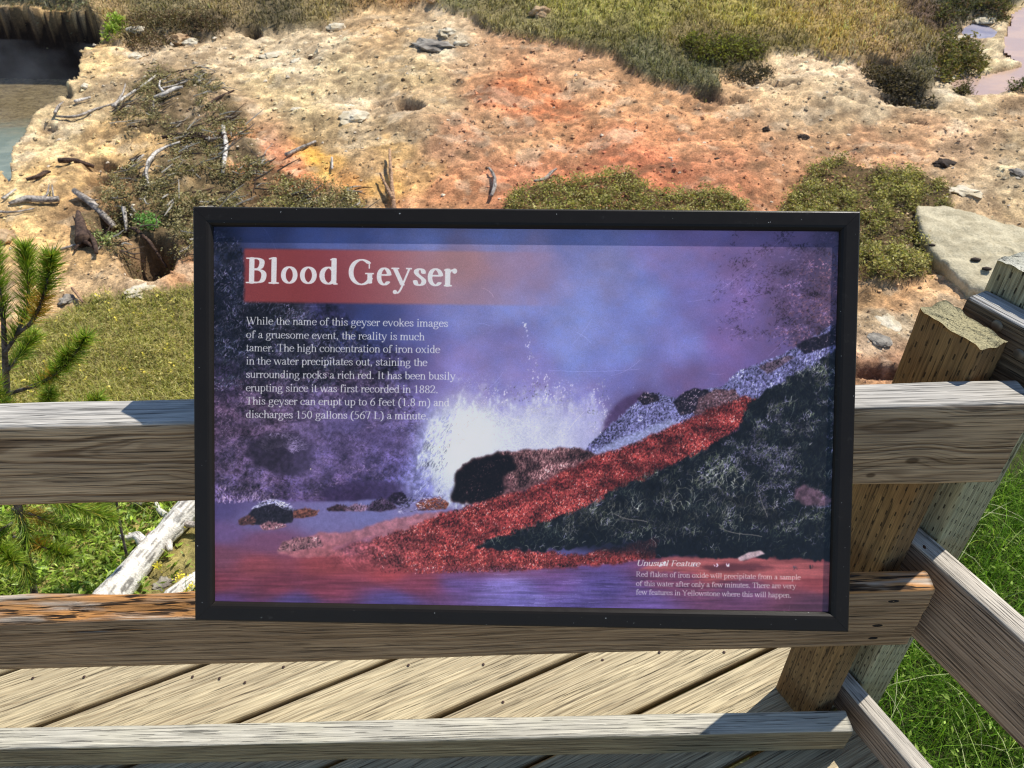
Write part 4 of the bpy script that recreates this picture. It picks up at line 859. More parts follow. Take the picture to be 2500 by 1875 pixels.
def build_ground():
    # rows by distance, columns by bearing: cells grow with distance
    ny, nx = 640, 760
    a = np.linspace(0, 1, ny)
    yy = np.where(a < .86, 1.5 * (11.2 / 1.5) ** (a / .86), 11.2 + (140 - 11.2) * ((a - .86) / .14) ** 3)
    t = np.tan(np.linspace(-1, 1, nx) * .98) / np.tan(.98) * 1.15
    t = np.linspace(-1, 1, nx); t = t * .98 + np.sign(t) * np.maximum(np.abs(t) - .82, 0) * 5
    X = t[None, :] * (yy[:, None] * 1.0 + .6); Y = np.broadcast_to(yy[:, None], X.shape).copy()
    Z, sx, sy, m = relief(X, Y)
    C = lin(np.clip(ground_color(X, Y, sx, sy, m), 8, 245)) * np.array([.93, .90, .86], np.float32)
    V = np.stack([X, Y, g0(X, Y) + Z + H0], -1).reshape(-1, 3); C = C.reshape(-1, 3)
    i = np.arange(ny - 1)[:, None] * nx; j = np.arange(nx - 1)[None]
    F = np.stack([i + j, i + j + 1, i + nx + j + 1, i + nx + j], -1).reshape(-1, 4)
    m_ = NT('ground'); at = m_.n('Attribute', attribute_name='Col').outputs[0]
    P = m_.n('NewGeometry').outputs['Position']
    n1 = m_.noise(P, 60, 4, .65); n2 = m_.noise(P, 220, 3, .6); n3 = m_.noise(P, 16, 3, .6)
    c = m_.mix(1, at, m_.ramp(n1, (.3, g3(.60)), (.68, g3(1.38))), 'MULTIPLY'); c = m_.mix(1, c, m_.ramp(n2, (.3, g3(.72)), (.7, g3(1.22))), 'MULTIPLY')
    c = m_.mix(m_.sstep(n3, .50, .68), c, m_.mix(1, c, (1.3, 1.27, 1.2, 1), 'MULTIPLY'))
    h = m_.math('ADD', n1, m_.math('MULTIPLY', n2, .5))
    m_.bsdf(Base_Color=c, Roughness=.95, Specular_IOR_Level=.15, Normal=m_.bump(h, .012, .8))
    o = obj('ground', np_mesh('ground', V, F, C, m_.m, True), kind='structure')
    # low ground under and around the boardwalk, towards and behind the viewer
    n = 150; xs = np.linspace(-1, 1, n); xs = np.sign(xs) * np.abs(xs) ** 1.8 * 60; ys = 1.52 - np.linspace(0, 1, n) ** 2 * 60
    X, Y = np.meshgrid(xs, ys); Z = -2.455 + .02 * (fbm(X * 5, Y * 5, 3, 3) - .5)
    cc = np.where((X > .6 + .4 * (1.2 - Y))[..., None], np.array([58, 62, 34]), np.array([92, 78, 54])) * (1 + .4 * (fbm(X * 9, Y * 9, 3, 8) - .5))[..., None]
    V = np.stack([X, Y, Z + H0], -1).reshape(-1, 3); i = np.arange(n - 1)[:, None] * n; j = np.arange(n - 1)[None]
    F = np.stack([i + j, i + n + j, i + n + j + 1, i + j + 1], -1).reshape(-1, 4)
    obj('ground', np_mesh('ground_near', V, F, lin(cc.reshape(-1, 3)) * .84, m_.m, True), kind='structure')
    return o

def surf(sx, sy, lift=0.):
    """world point on the real surface in measured directions (arrays)"""
    p = hit(np.asarray(sx, float), np.asarray(sy, float))
    z = relief(p[..., 0], p[..., 1])[0]
    return np.stack([p[..., 0], p[..., 1], p[..., 2] + z + H0 + lift], -1)

build_ground()

def water_mat(name, c1, c2, rough, sc=6, band=None):
    m = NT(name); P = m.n('NewGeometry').outputs['Position']
    n1 = m.noise(m.vec(P, (1, 1.6, 1)), sc, 4, .6); n2 = m.noise(m.vec(P, (1, 2.2, 1)), 9, 4, .6, 1.5)
    col = m.mix(m.sstep(n1, .38, .62), tuple(lin(c1)), tuple(lin(c2)))
    if band:
        yv = m.n('SeparateXYZ', {0: P}).outputs[1]
        k = m.sstep(m.math('ADD', yv, m.math('MULTIPLY', m.math('SUBTRACT', n1, .5), 1.6)), band[0], band[1])
        col = m.mix(k, col, m.mix(m.sstep(n2, .4, .6), tuple(lin(band[2])), tuple(lin(band[3]))))
    m.bsdf(Base_Color=col, Roughness=rough, Specular_IOR_Level=.5, Normal=m.bump(m.math('ADD', n2, m.noise(P, 70, 2)), .003, .5))
    return m.m
# hot pool: a level sheet of milky water filling the hollow
pz = float(g0(np.array(0.), np.array(7.6))) - .50
pc = hit(np.array([-420., 230., 230., -420.]), np.array([-40., -40., 520., 520.]))
nn_ = 40
gx_, gy_ = np.meshgrid(np.linspace(-13, -2.2, nn_), np.linspace(4.0, 12.5, nn_))
okp = None
Vw = np.stack([gx_, gy_, np.full_like(gx_, pz + H0)], -1).reshape(-1, 3); i = np.arange(nn_ - 1)[:, None] * nn_; j = np.arange(nn_ - 1)[None]
Fw = np.stack([i + j, i + j + 1, i + nn_ + j + 1, i + nn_ + j], -1).reshape(-1, 4)
sxw, syw, _ = sheet_of(gx_.ravel(), gy_.ravel())
keep = softpoly(sxw, syw, POOL, 26, 12) > 0
Fw = Fw[keep[Fw].all(1)]
obj('pool_water', np_mesh('pool_water', Vw, Fw, None, water_mat('pool_water', (122, 132, 112), (146, 152, 130), .12, 3, (7.5, 8.6, (150, 134, 100), (112, 98, 72))), True), kind='structure')
# the shallow run at the upper right follows the ground just above its bed
def sheet_patch(name, poly, lift, mat, n=60):
    p = np.array(poly, float); lo = p.min(0) - 8; hi = p.max(0) + 8
    gx_, gy_ = np.meshgrid(np.linspace(lo[0], hi[0], n), np.linspace(lo[1], hi[1], n)); q = hit(gx_, gy_)
    keep = softpoly(gx_, gy_, poly, 5, 8) > 0
    V = q.reshape(-1, 3) + [0, 0, H0 + lift]; i = np.arange(n - 1)[:, None] * n; j = np.arange(n - 1)[None]
    F = np.stack([i + j, i + n + j, i + n + j + 1, i + j + 1], -1).reshape(-1, 4); F = F[keep.ravel()[F].all(1)]
    return obj(name, np_mesh(name, V, F, None, mat, True), kind='structure')
STR_M = water_mat('stream_water', (206, 172, 146), (190, 160, 142), .10, 2.2)
sheet_patch('stream_water', STREAM, -.035, STR_M)
sheet_patch('stream_water', SPOOL, -.035, water_mat('stream_pool_water', (150, 148, 168), (176, 170, 180), .08, 3), 24)  # bluish-white reflection is put into the water's base colour
# ---------------------------------------------------------------- boardwalk
DZ = -1.845
aP = math.radians(66.5); uP = np.array([math.sin(aP), math.cos(aP), 0]); uPn = np.array([-math.cos(aP), math.sin(aP), 0])   # plank direction, and across (towards B's direction)
aB = math.radians(-22); uB = np.array([math.sin(aB), math.cos(aB), 0]); nB = np.array([math.cos(aB), -math.sin(aB), 0])
uA = np.array([1., 0, 0])
deck = empty('boardwalk', (0, 0, 0), kind='structure')
PL_L, PL_D, PL_S = (210, 190, 150), (146, 116, 78), (214, 200, 166)
plank_mats = [wood_mat('plank_wood', PL_L, PL_D, PL_S, pith=(.03 * k - .04, -.09 - .02 * k), seed=20 + k, bands=170 - 18 * k, silver_amt=.4, crack=.64, warp=.035, stripes=.75,
                       knots=[(4.42, .0, .013)] if k == 1 else ()) for k in range(4)]
def pcoord(p): return p @ uPn
e_edges = [.770 + .2148 * k for k in range(-9, 15)]
# in plank coordinates: s along uP, e across
def plank(k, e0, e1, nxs, nys, mat, seed):
    gap = .014
    e0 += gap / 2; e1 -= gap / 2
    wv = np.linspace(0, 1, nys); ev = e0 + (e1 - e0) * wv
    # right ends: cut along the railing lines y=1.27 and n.B = 1.165
    def send(e):
        s1 = (1.27 - e * uPn[1]) / uP[1]
        den = uP @ nB; s2 = (1.165 - e * (uPn @ nB)) / den
        return np.minimum(s1, s2)
    s0 = np.full(nys, -4.4 + .05 * math.sin(k)); s1 = send(ev)
    tt = np.linspace(0, 1, nxs)
    S = s0[None] + (s1 - s0)[None] * tt[:, None]; E_ = np.broadcast_to(ev[None], S.shape)
    edge = np.minimum(wv, 1 - wv) * (e1 - e0)
    rr = .006; drop = np.where(edge < rr, rr - np.sqrt(np.maximum(rr ** 2 - (rr - edge) ** 2, 0)), 0)
    cup = -.0025 * (1 - (2 * wv - 1) ** 2)
    ridg = (fbm(S * 1.4, E_ * 75, 3, seed) - .5) * .0042 + (fbm(S * 3, E_ * 160, 2, seed + 3) - .5) * .0018
    Zt = DZ + cup[None] - drop[None] + ridg
    def w(S, E_, Z): return np.stack([S * uP[0] + E_ * uPn[0], S * uP[1] + E_ * uPn[1], Z + H0], -1)
    top = w(S, E_, Zt).reshape(-1, 3); bot = w(S, E_, np.full_like(S, DZ - .038)).reshape(-1, 3)
    i = np.arange(nxs - 1)[:, None] * nys; j = np.arange(nys - 1)[None]
    F = np.stack([i + j, i + nys + j, i + nys + j + 1, i + j + 1], -1).reshape(-1, 4)
    N = nxs * nys
    b1 = np.arange(nxs - 1) * nys
    side0 = np.stack([b1, b1 + N, b1 + nys + N, b1 + nys], -1); e_ = b1 + nys - 1; side1 = np.stack([e_, e_ + nys, e_ + nys + N, e_ + N], -1)
    r0 = np.arange(nys - 1); c0 = np.stack([r0, r0 + 1, r0 + 1 + N, r0 + N], -1); r1 = r0 + (nxs - 1) * nys; c1 = np.stack([r1, r1 + N, r1 + 1 + N, r1 + 1], -1)
    V = np.vstack([top, bot]); Fa = np.vstack([F, F[:, ::-1] + N, side0, side1, c0, c1])
    # local frame so that the grain runs along x
    o_ = np.array([uP[0] * s0[0] + uPn[0] * (e0 + e1) / 2, uP[1] * s0[0] + uPn[1] * (e0 + e1) / 2, DZ + H0])
    d = V - o_; Vl = np.stack([d @ np.array([*uP[:2], 0]), d @ np.array([0, 0, -1.]), d @ np.array([*uPn[:2], 0])], -1)
    o = obj('plank', np_mesh('plank', Vl, Fa, None, mat, True), deck)
    o.matrix_world = Matrix(((uP[0], 0, uPn[0], o_[0]), (uP[1], 0, uPn[1], o_[1]), (0, -1, 0, o_[2]), (0, 0, 0, 1)))
    return o
uP3 = uP
for k in range(len(e_edges) - 1):
    e0, e1 = e_edges[k], e_edges[k + 1]
    vis = e0 > .3
    plank(k, e0, e1, 600 if vis else 60, 46 if vis else 8, plank_mats[k % 4], 60 + k)
nail_m = NT('rusty_nail'); nail_m.bsdf(Base_Color=tuple(lin((70, 50, 42))), Roughness=.7, Metallic=.3)
hole_m = NT('screw_hole'); hole_m.bsdf(Base_Color=tuple(lin((24, 18, 14))), Roughness=.9)
def disc_me(name, r, h, mat, n=10, cup=.3):
    a = np.linspace(0, 2 * np.pi, n, endpoint=False)
    V = [[0, 0, h * cup]] + [[math.cos(q) * r * .7, math.sin(q) * r * .7, h] for q in a] + [[math.cos(q) * r, math.sin(q) * r, 0] for q in a]
    F = []
    for k in range(n):
        k2 = (k + 1) % n; F += [[0, 1 + k, 1 + k2], [1 + k, 1 + n + k, 1 + n + k2], [1 + k, 1 + n + k2, 1 + k2]]
    return np_mesh(name, V, F, None, mat, True)
nail_me = disc_me('nail', .0042, .0016, nail_m.m)
for (px, py) in [(470,1652),(536,1656),(598,1666),(692,1628),(997,1624),(1228,1714),(1471,1611),(1610,1592),(1768,1592),(80,1655),(205,1652),(1180,1622)]:
    r = ray(px / K, py / K); p = r * (DZ + .001) / r[2]
    n_ = obj('nail', nail_me, deck); n_.location = (p[0], p[1], p[2] + H0); n_.rotation_euler = (0, 0, px)

# ---------------------------------------------------------------- railing
rail = empty('timber_railing', (.8, .95, DZ + H0), label='weathered grey timber railing with two corner posts around the edge of the boardwalk', category='railing')
bpy.context.view_layer.update()
FR_L, FR_D, SIL = (142, 128, 108), (84, 64, 46), (206, 204, 198)
def part(o):
    mw = o.matrix_world.copy(); o.parent = rail; o.matrix_parent_inverse = Matrix.Identity(4); o.matrix_basis = Matrix.Translation((-.8, -.95, -(DZ + H0))) @ mw; return o
mTR = wood_mat('top_rail_wood', (208, 180, 144), (104, 72, 47), (204, 200, 191), pith=(.02, .03), seed=1, bands=105, knots=[(2.27, -.012, .011), (3.86, -.030, .013), (3.80, -.062, .009)], silver_amt=.92, crack=.635, warp=.075, stripes=.7)
yA = .85
def railA(nm, x0, x1, zt0, zt1, zb0, zb1, th, mat, seed, label, **kw):
    zc0, zc1 = (zt0 + zb0) / 2, (zt1 + zb1) / 2; w = (zt0 - zb0 + zt1 - zb1) / 2
    return part(timber('rail', (x0, yA + th / 2, zc0 + H0), (x1, yA + th / 2, zc1 + H0), (0, 0, 1), w, th, mat, None, seed, label=label, **kw))
class Ch:
    def __init__(s, f, side): s.f = f; s.side = side
    def __call__(s, u): return s.f(u)
railA('rail', -3.2, .818, -.691, -.7096, -.867, -.8825, .062, mTR, 11, 'thick top rail with bleached upper face', rough=.0016, wear=.004)
mMR = wood_mat('middle_rail_wood', (186, 156, 120), (102, 72, 48), (204, 200, 190), pith=(-.03, -.30), seed=2, bands=120, silver_amt=.6, crack=.635, warp=.05, rot=(0, -1, (206, 140, 66)), stripes=.5)
railA('rail', -3.2, .818, -1.178, -1.178, -1.387, -1.357, .046, mMR, 12, 'middle rail with rotted orange splits along its upper edge', rough=.002, chamfer=Ch(lambda u: np.interp(u * 4.018 - 3.2, [-3.2, -1.75, -.98, -.67, -.466, -.158, .818], [.01, .040, .040, .032, .022, .012, .006]), -1))
mBR = wood_mat('bottom_rail_wood', (170, 156, 122), (100, 82, 56), (218, 212, 194), pith=(.01, -.10), seed=3, bands=160, silver_amt=.85, crack=.62, warp=.04, green=.15, stripes=.5)
railA('rail', -3.2, .806, -1.694, -1.7225, -1.778, -1.828, .056, mBR, 13, 'low kick rail just above the planks', rough=.0014, wear=.008)
mB = wood_mat('side_rail_wood', (192, 168, 144), (98, 76, 62), (216, 208, 192), pith=(-.02, .18), seed=5, bands=150, silver_amt=.88, crack=.60, warp=.03, stripes=.7)
mB2 = wood_mat('side_top_rail_wood', (140, 122, 96), (70, 56, 40), (210, 208, 202), pith=(.02, .2), seed=6, bands=150, silver_amt=.9, crack=.62, warp=.03, stripes=.6)
oB = 1.12
def railB(l0, l1, zt, zb, th, mat, seed, label, **kw):
    c = nB * (oB + th / 2); A = uB * l1 + c; B = uB * l0 + c
    return part(timber('rail', (A[0], A[1], (zt + zb) / 2 + H0), (B[0], B[1], (zt + zb) / 2 + H0), (0, 0, 1), zt - zb, th, mat, None, seed, label=label, **kw))
railB(-.9, .677, -.632, -.80, .05, mB2, 21, 'top rail of the side run, behind the short post', rough=.0014, wear=.004)
railB(-.9, .70, -1.166, -1.386, .048, mB, 22, 'wide middle rail running down the right side', rough=.0013)
railB(-.9, .70, -1.720, -1.815, .048, mB, 23, 'low rail of the side run', rough=.0014, wear=.008)
mP1 = wood_mat('post_wood', (152, 120, 78), (92, 64, 38), (186, 180, 138), pith=(.05, .02), seed=8, bands=90, silver_amt=.8, crack=.64, warp=.06, incise=True, green=.12, stripes=.4)
mP2 = wood_mat('far_post_wood', (196, 188, 150), (130, 116, 80), (206, 204, 190), pith=(.03, .08), seed=9, bands=130, silver_amt=.8, crack=.64, warp=.06, incise=True, green=.25, stripes=.5)
def post(name, N, left, right, ztop, zbot, mat, seed, label, cut=None):
    """N near corner, left/right the vectors along the two seen faces"""
    c = N + left / 2 + right / 2; A = np.array([c[0], c[1], zbot + H0]); B = np.array([c[0], c[1], ztop + H0])
    lu = left / np.linalg.norm(left)
    return part(timber('post', A, B, (*lu, 0), float(np.linalg.norm(left)), float(np.linalg.norm(right)), mat, None, seed, rough=.0016, wear=.004, end=.012, label=label, top_cut=cut, nc=72))
N1 = np.array([.745, .916]); l1 = uB[:2] * .128; r1 = nB[:2] * .064
post('post', N1, l1, r1, -.648, -2.5, mP1, 31, 'nearer corner post with a cracked lichen-tinted top', cut=lambda y, z: (z / .128) * .010)
N2 = np.array([.874, .966]); l2 = uB[:2] * .122; r2 = nB[:2] * .128
post('post', N2, l2, r2, -.578, -2.5, mP2, 32, 'farther corner post, grey-green on its right face')
post('post', np.array([-2.42, .915]), np.array([0, .128]), np.array([.128, 0]), -.64, -2.5, mP1, 33, 'left post of the front run')
# screw holes and bolt heads
def on_plane(px, py, nrm, off): r = ray(px / K, py / K); return r * off / (r @ nrm)
hole_me = disc_me('screw_hole', .0075, .0008, hole_m.m, 9, .1)
bolt_m = NT('bolt_head'); bolt_m.bsdf(Base_Color=tuple(lin((128, 118, 100))), Roughness=.55, Metallic=.6)
bolt_me = disc_me('bolt_head', .010, .004, bolt_m.m, 12, .25)
nA = np.array([0, -1., 0])
def stick_on(me, nm, px, py, nrm, off, rx=1., rz=1., out=.001, lab=None):
    p = on_plane(px, py, nrm, off) ; n_ = obj(nm, me, None); z = Vector(-Vector(nrm)) if (p @ nrm) > 0 else Vector(nrm)
    x = Vector((0, 0, 1)).cross(z).normalized(); y = z.cross(x)
    q = Vector(p) + z * out; q.z += H0
    n_.matrix_world = Matrix(((x.x * rx, y.x * rz, z.x, q.x), (x.y * rx, y.y * rz, z.y, q.y), (x.z * rx, y.z * rz, z.z, q.z), (0, 0, 0, 1))); return part(n_)
for px, py, sx_ in [(2181,1467,1.7),(2142,1526,1.5),(2131,1557,1.4)]: stick_on(hole_me, 'screw_hole', px, py, -nA, yA, sx_, .62)
for px, py in [(2435,795),(2488,865)]: stick_on(bolt_me, 'bolt_head', px, py, nB, oB, 1, 1)
stick_on(nail_me, 'nail', 2258, 1335, nB, oB, 1, 1)
# joists that carry the planks
joist_m = wood_mat('joist_wood', (120, 104, 80), (80, 64, 46), (120, 104, 80), seed=12, silver_amt=0)
for l in (-1.2, -.2, .75):
    A = nB * 1.13 + uB * l
    a = np.array([A[0], A[1], DZ - .13 + H0]); b = a - uP * 3.2
for s_ in (1.12, .5, -.4, -1.3, -2.2, -3.):
    a = nB * s_ + uB * -1.5; tip = (1.2 - (nB * s_)[1]) / uB[1]; b = nB * s_ + uB * min(tip, .9)
    j = timber('joist', (a[0], a[1], DZ - .13 + H0), (b[0], b[1], DZ - .13 + H0), (0, 0, 1), .18, .045, joist_m, None, 70, nx=8, nc=12)
    j.parent = deck

# ---------------------------------------------------------------- the sign
SW = .97
TL, TR_, BR_, BL = [np.array(q) * SW for q in ((-.47459694, 1.02817463, -.42699826), (.524533, .9913661, -.4466066), (.50285756, .62741056, -.96450848), (-.49627238, .66421909, -.94490014))]
sx_ = (TR_ - TL) + (BR_ - BL); sx_ /= np.linalg.norm(sx_); sd = (BL - TL) + (BR_ - TR_); sd -= sx_ * (sd @ sx_); sd /= np.linalg.norm(sd)
sn = np.cross(sd, sx_); sn /= np.linalg.norm(sn)
if sn @ (-TL) < 0: sn = -sn
sign = empty('information_sign', tuple(TL + [0, 0, H0]), label='framed colour information panel about the geyser, tilted above the railing', category='sign')
MS = Matrix(((sx_[0], -sd[0], sn[0], TL[0]), (sx_[1], -sd[1], sn[1], TL[1]), (sx_[2], -sd[2], sn[2], TL[2] + H0), (0, 0, 0, 1)))
sign.matrix_world = MS
SWd, SHt = SW * 1.0, SW * SIGN_H
fm = NT('dark_frame_metal'); P = fm.n('TexCoord').outputs['Object']
n1 = fm.noise(P, 9, 3); n2 = fm.noise(fm.vec(P, (1, 1, 1)), 190, 2, .5); n3 = fm.noise(P, 60, 4, .7)
chip = fm.sstep(n2, .755, .775)
fc = fm.mix(fm.math('MULTIPLY', chip, .8), fm.mix(n1, (.0140, .0115, .0092), (.022, .0185, .0155)), (.55, .55, .52))
fc = fm.mix(fm.math('MULTIPLY', fm.sstep(n3, .62, .8), .12), fc, (.2, .19, .17))
fm.bsdf(Base_Color=fc, Roughness=fm.ramp(n3, (.3, g3(.32)), (.7, g3(.46))), Specular_IOR_Level=.16, Normal=fm.bump(fm.noise(P, 700, 2), .0002, .35))
FW = .0292 * SW
prof = [(0, -.036), (0, .0040), (.0008, .0060), (.0026, .0072), (.0200, .0074), (.0235, .0066), (.0262, .0044), (.0278, .0015), (.0284, -.0012), (.0284, -.004), (.004, -.036)]
corners = [(0, 0), (SWd, 0), (SWd, SHt), (0, SHt)]
nrm_in = [(0, 1), (-1, 0), (0, -1), (1, 0)]
for k in range(4):
    (ax, ay), (bx, by) = corners[k], corners[(k + 1) % 4]; ix, iy = nrm_in[k]; L = math.hypot(bx - ax, by - ay); tx, ty = (bx - ax) / L, (by - ay) / L
    V = []; n = 24
    for i in range(n + 1):
        for d, h in prof:
            s = d + (L - 2 * d) * i / n if False else None
            u0, u1 = d + .0002, L - d - .0002; s = u0 + (u1 - u0) * i / n
            V.append((ax + tx * s + ix * d, -(ay + ty * s + iy * d), h))
    M_ = len(prof); F = []
    for i in range(n):
        for j in range(M_):
            a, b = i * M_ + j, i * M_ + (j + 1) % M_; F.append([a, b, b + M_, a + M_])
    me = np_mesh('frame_bar', V, F, None, fm.m, False)
    bars = obj('frame_bar', me, sign)
    for poly in me.polygons: poly.use_smooth = False
# the printed panel
img_px = paint_panel(1500)
im = bpy.data.images.new('geyser_print', img_px.shape[1], img_px.shape[0], alpha=False)
rgba = np.ones((img_px.shape[0], img_px.shape[1], 4), np.float32); rgba[..., :3] = img_px[::-1]
im.pixels.foreach_set(rgba.ravel()); im.update(); im.pack()
u0, u1, v0, v1 = PANEL
pv = [(u0 * SW, -v0 * SW, 0), (u1 * SW, -v0 * SW, 0), (u1 * SW, -v1 * SW, 0), (u0 * SW, -v1 * SW, 0)]
V = pv + [(x, y, -.004) for x, y, z in pv]
me = np_mesh('printed_panel', V, [[3, 2, 1, 0], [4, 5, 6, 7], [0, 1, 5, 4], [1, 2, 6, 5], [2, 3, 7, 6], [3, 0, 4, 7]])
uv = me.uv_layers.new(name='UVMap')
for lp in me.loops:
    v = lp.vertex_index % 4; uv.data[lp.index].uv = [(0, 1), (1, 1), (1, 0), (0, 0)][v]
pm = NT('printed_panel'); ti = pm.n('TexImage'); ti.image = im; ti.interpolation = 'Cubic'
pm.set(ti.inputs[0], pm.n('UVMap').outputs[0])
PO = pm.n('TexCoord').outputs['Object']
hs = pm.n('HueSaturation', {'Saturation': .94, 'Value': 1.10, 'Color': ti.outputs[0]}); col = pm.mix(1, hs.outputs[0], (1.12, 1.0, .88, 1), 'MULTIPLY')
haze = pm.noise(pm.vec(PO, (1, 1, 1)), 5, 3, .5)
pb = pm.bsdf(Base_Color=col, Roughness=.36, Specular_IOR_Level=.45, Normal=pm.bump(pm.noise(PO, 900, 2), .00012, .5))
pb.inputs['Sheen Weight'].default_value = .05; pb.inputs['Sheen Roughness'].default_value = .4
me.materials.append(pm.m)
obj('printed_panel', me, sign, label='glossy print of a splashing geyser with white lettering')
def box(name, x0, x1, y0, y1, z0, z1, mat, parent):
    V = [(x, y, z) for x in (x0, x1) for y in (y0, y1) for z in (z0, z1)]
    return obj(name, np_mesh(name, V, [[0, 1, 3, 2], [4, 6, 7, 5], [0, 4, 5, 1], [2, 3, 7, 6], [0, 2, 6, 4], [1, 5, 7, 3]], None, mat), parent)
box('back_plate', .006, SWd - .006, -SHt + .006, -.006, -.034, -.0085, fm.m, sign)
# two flat steel arms carry it back onto the top rail
inv = MS.inverted()
for x_ in (-.22, .24):
    a = inv @ Vector((x_, .70, -.86 + H0)); V, F = tube([(a.x, a.y, -.034)] + [tuple(inv @ Vector((x_, .848, -.79 + H0)))], [.02, .02], 4, 1, 0, .3)
    obj('bracket', np_mesh('bracket', V, F, None, fm.m), sign)
# ---------------------------------------------------------------- plants, wood and stones
def leaf_mat(name, trans=.35, rough=.7, spec=.1):
    m = NT(name); c = m.n('Attribute', attribute_name='Col').outputs[0]
    b = m.n('BsdfPrincipled', {'Base Color': c, 'Roughness': rough, 'Specular IOR Level': spec})
    t = m.n('BsdfTranslucent', {0: m.mix(1, c, (1.15, 1.2, .55, 1), 'MULTIPLY')})
    x = m.n('MixShader', {0: trans}); m.t.links.new(b.outputs[0], x.inputs[1]); m.t.links.new(t.outputs[0], x.inputs[2]); m.t.links.new(x.outputs[0], m.out.inputs[0])
    return m.m
LEAF = leaf_mat('leaf'); DRY = leaf_mat('dry_leaf', .25, .8, .15); NEED = leaf_mat('pine_needle', .3, .45, .35)

def sample_poly(poly, n, dens=None, seed=0, box=None):
    r = np.random.default_rng(seed); p = np.array(poly, float); lo, hi = p.min(0), p.max(0)
    if box: lo = np.maximum(lo, box[:2]); hi = np.minimum(hi, box[2:])
    X = []; Y = []; k = 0; tries = 0
    while k < n and tries < 60:
        a = r.uniform(lo[0], hi[0], n * 2); b = r.uniform(lo[1], hi[1], n * 2); ok = inpoly(a + r.normal(0, 5, a.shape), b + r.normal(0, 3, a.shape), poly)
        if dens is not None: ok &= dens(a, b) > r.random(a.shape)
        X.append(a[ok]); Y.append(b[ok]); k += ok.sum(); tries += 1
    return np.concatenate(X)[:n], np.concatenate(Y)[:n]

def blades(P, L, Wd, lean, cols, seg=2, seed=0, droop=.5, up=1.):
    """tapered blades rooted at P. L, Wd, lean arrays; cols (n,3) linear. returns v,f,c"""
    r = np.random.default_rng(seed); n = len(P); th = r.uniform(0, 2 * np.pi, n)
    d = np.stack([np.cos(th), np.sin(th), 0 * th], -1); sd = np.stack([-np.sin(th + r.normal(0, .7, n)), np.cos(th + r.normal(0, .7, n)), 0 * th], -1)
    V = []; C = []
    for k in range(seg + 1):
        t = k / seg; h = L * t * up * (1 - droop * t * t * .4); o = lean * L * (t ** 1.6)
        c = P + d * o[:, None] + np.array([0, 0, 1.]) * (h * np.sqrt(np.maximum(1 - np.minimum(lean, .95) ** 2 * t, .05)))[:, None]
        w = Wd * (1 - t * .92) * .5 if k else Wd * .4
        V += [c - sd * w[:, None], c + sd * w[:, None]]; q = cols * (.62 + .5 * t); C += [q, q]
    V = np.stack(V, 1); C = np.stack(C, 1); m = 2 * (seg + 1)
    b = (np.arange(n) * m)[:, None]; F = []
    for k in range(seg):
        F += [b + [2 * k, 2 * k + 1, 2 * k + 3], b + [2 * k, 2 * k + 3, 2 * k + 2]]
    return V.reshape(-1, 3), np.stack(F, 1).reshape(-1, 3), C.reshape(-1, 3)

def leaves(P, size, asp, cols, seed=0, tilt=.8, nrm=None):
    """little kite leaves, random attitude"""
    r = np.random.default_rng(seed); n = len(P)
    a = r.normal(0, 1, (n, 3)); a[:, 2] = a[:, 2] * .5 + .25; a /= np.linalg.norm(a, axis=1, keepdims=True)
    up = r.normal(0, tilt, (n, 3)) + [0, 0, 1]; b = np.cross(a, up); b /= np.linalg.norm(b, axis=1, keepdims=True) + 1e-9
    size = np.broadcast_to(size, (n,))[:, None]
    nn = np.cross(a, b)
    V = np.stack([P, P + a * size * .5 + b * size * asp * .5 - nn * size * .04, P + a * size, P + a * size * .5 - b * size * asp * .5 - nn * size * .04], 1)
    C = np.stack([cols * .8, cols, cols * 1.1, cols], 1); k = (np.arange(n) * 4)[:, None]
    return V.reshape(-1, 3), np.stack([k + [0, 1, 2], k + [0, 2, 3]], 1).reshape(-1, 3), C.reshape(-1, 3)

def pick(cols, n, r, var=.18):
    c = lin(np.array(cols, float))[r.integers(0, len(cols), n)]
    return c * (1 + r.normal(0, var, (n, 1))).clip(.4, 1.7).astype(np.float32) * np.float32(1.25)

# --- upper meadow
def seedr(k): return np.random.default_rng(k)
r_ = seedr(1)
a, b = sample_poly(MEADOW, 46000, None, 1, (-60, -30, 2290, 260)); P = surf(a, b)
yl = sm(.42, .6, fbm(a / 60, b / 24, 3, 3)); base = idw(MPTS, a, b, soft=300.); base = base * .84 + base.mean(-1, keepdims=True) * .16 + 14
gc = lin(np.clip(base * (1 + .22 * r_.normal(0, 1, (len(a), 1))) * np.where(r_.random((len(a), 1)) < .20, .68, 1.14), 10, 240)) * 1.15
hgt = (.02 + .085 * vnoise(a / 13, b / 7, 4) ** 1.5) * (.7 + .6 * fbm(a / 50, b / 20, 2, 9))
v = blades(P, hgt * r_.uniform(.6, 1.5, len(a)), np.full(len(a), .012) * (P[:, 1] / 8), r_.uniform(.1, .8, len(a)), gc, 2, 2)
o = obj('meadow_grass', np_mesh('meadow_grass', v[0], v[1], v[2], DRY), kind='stuff')
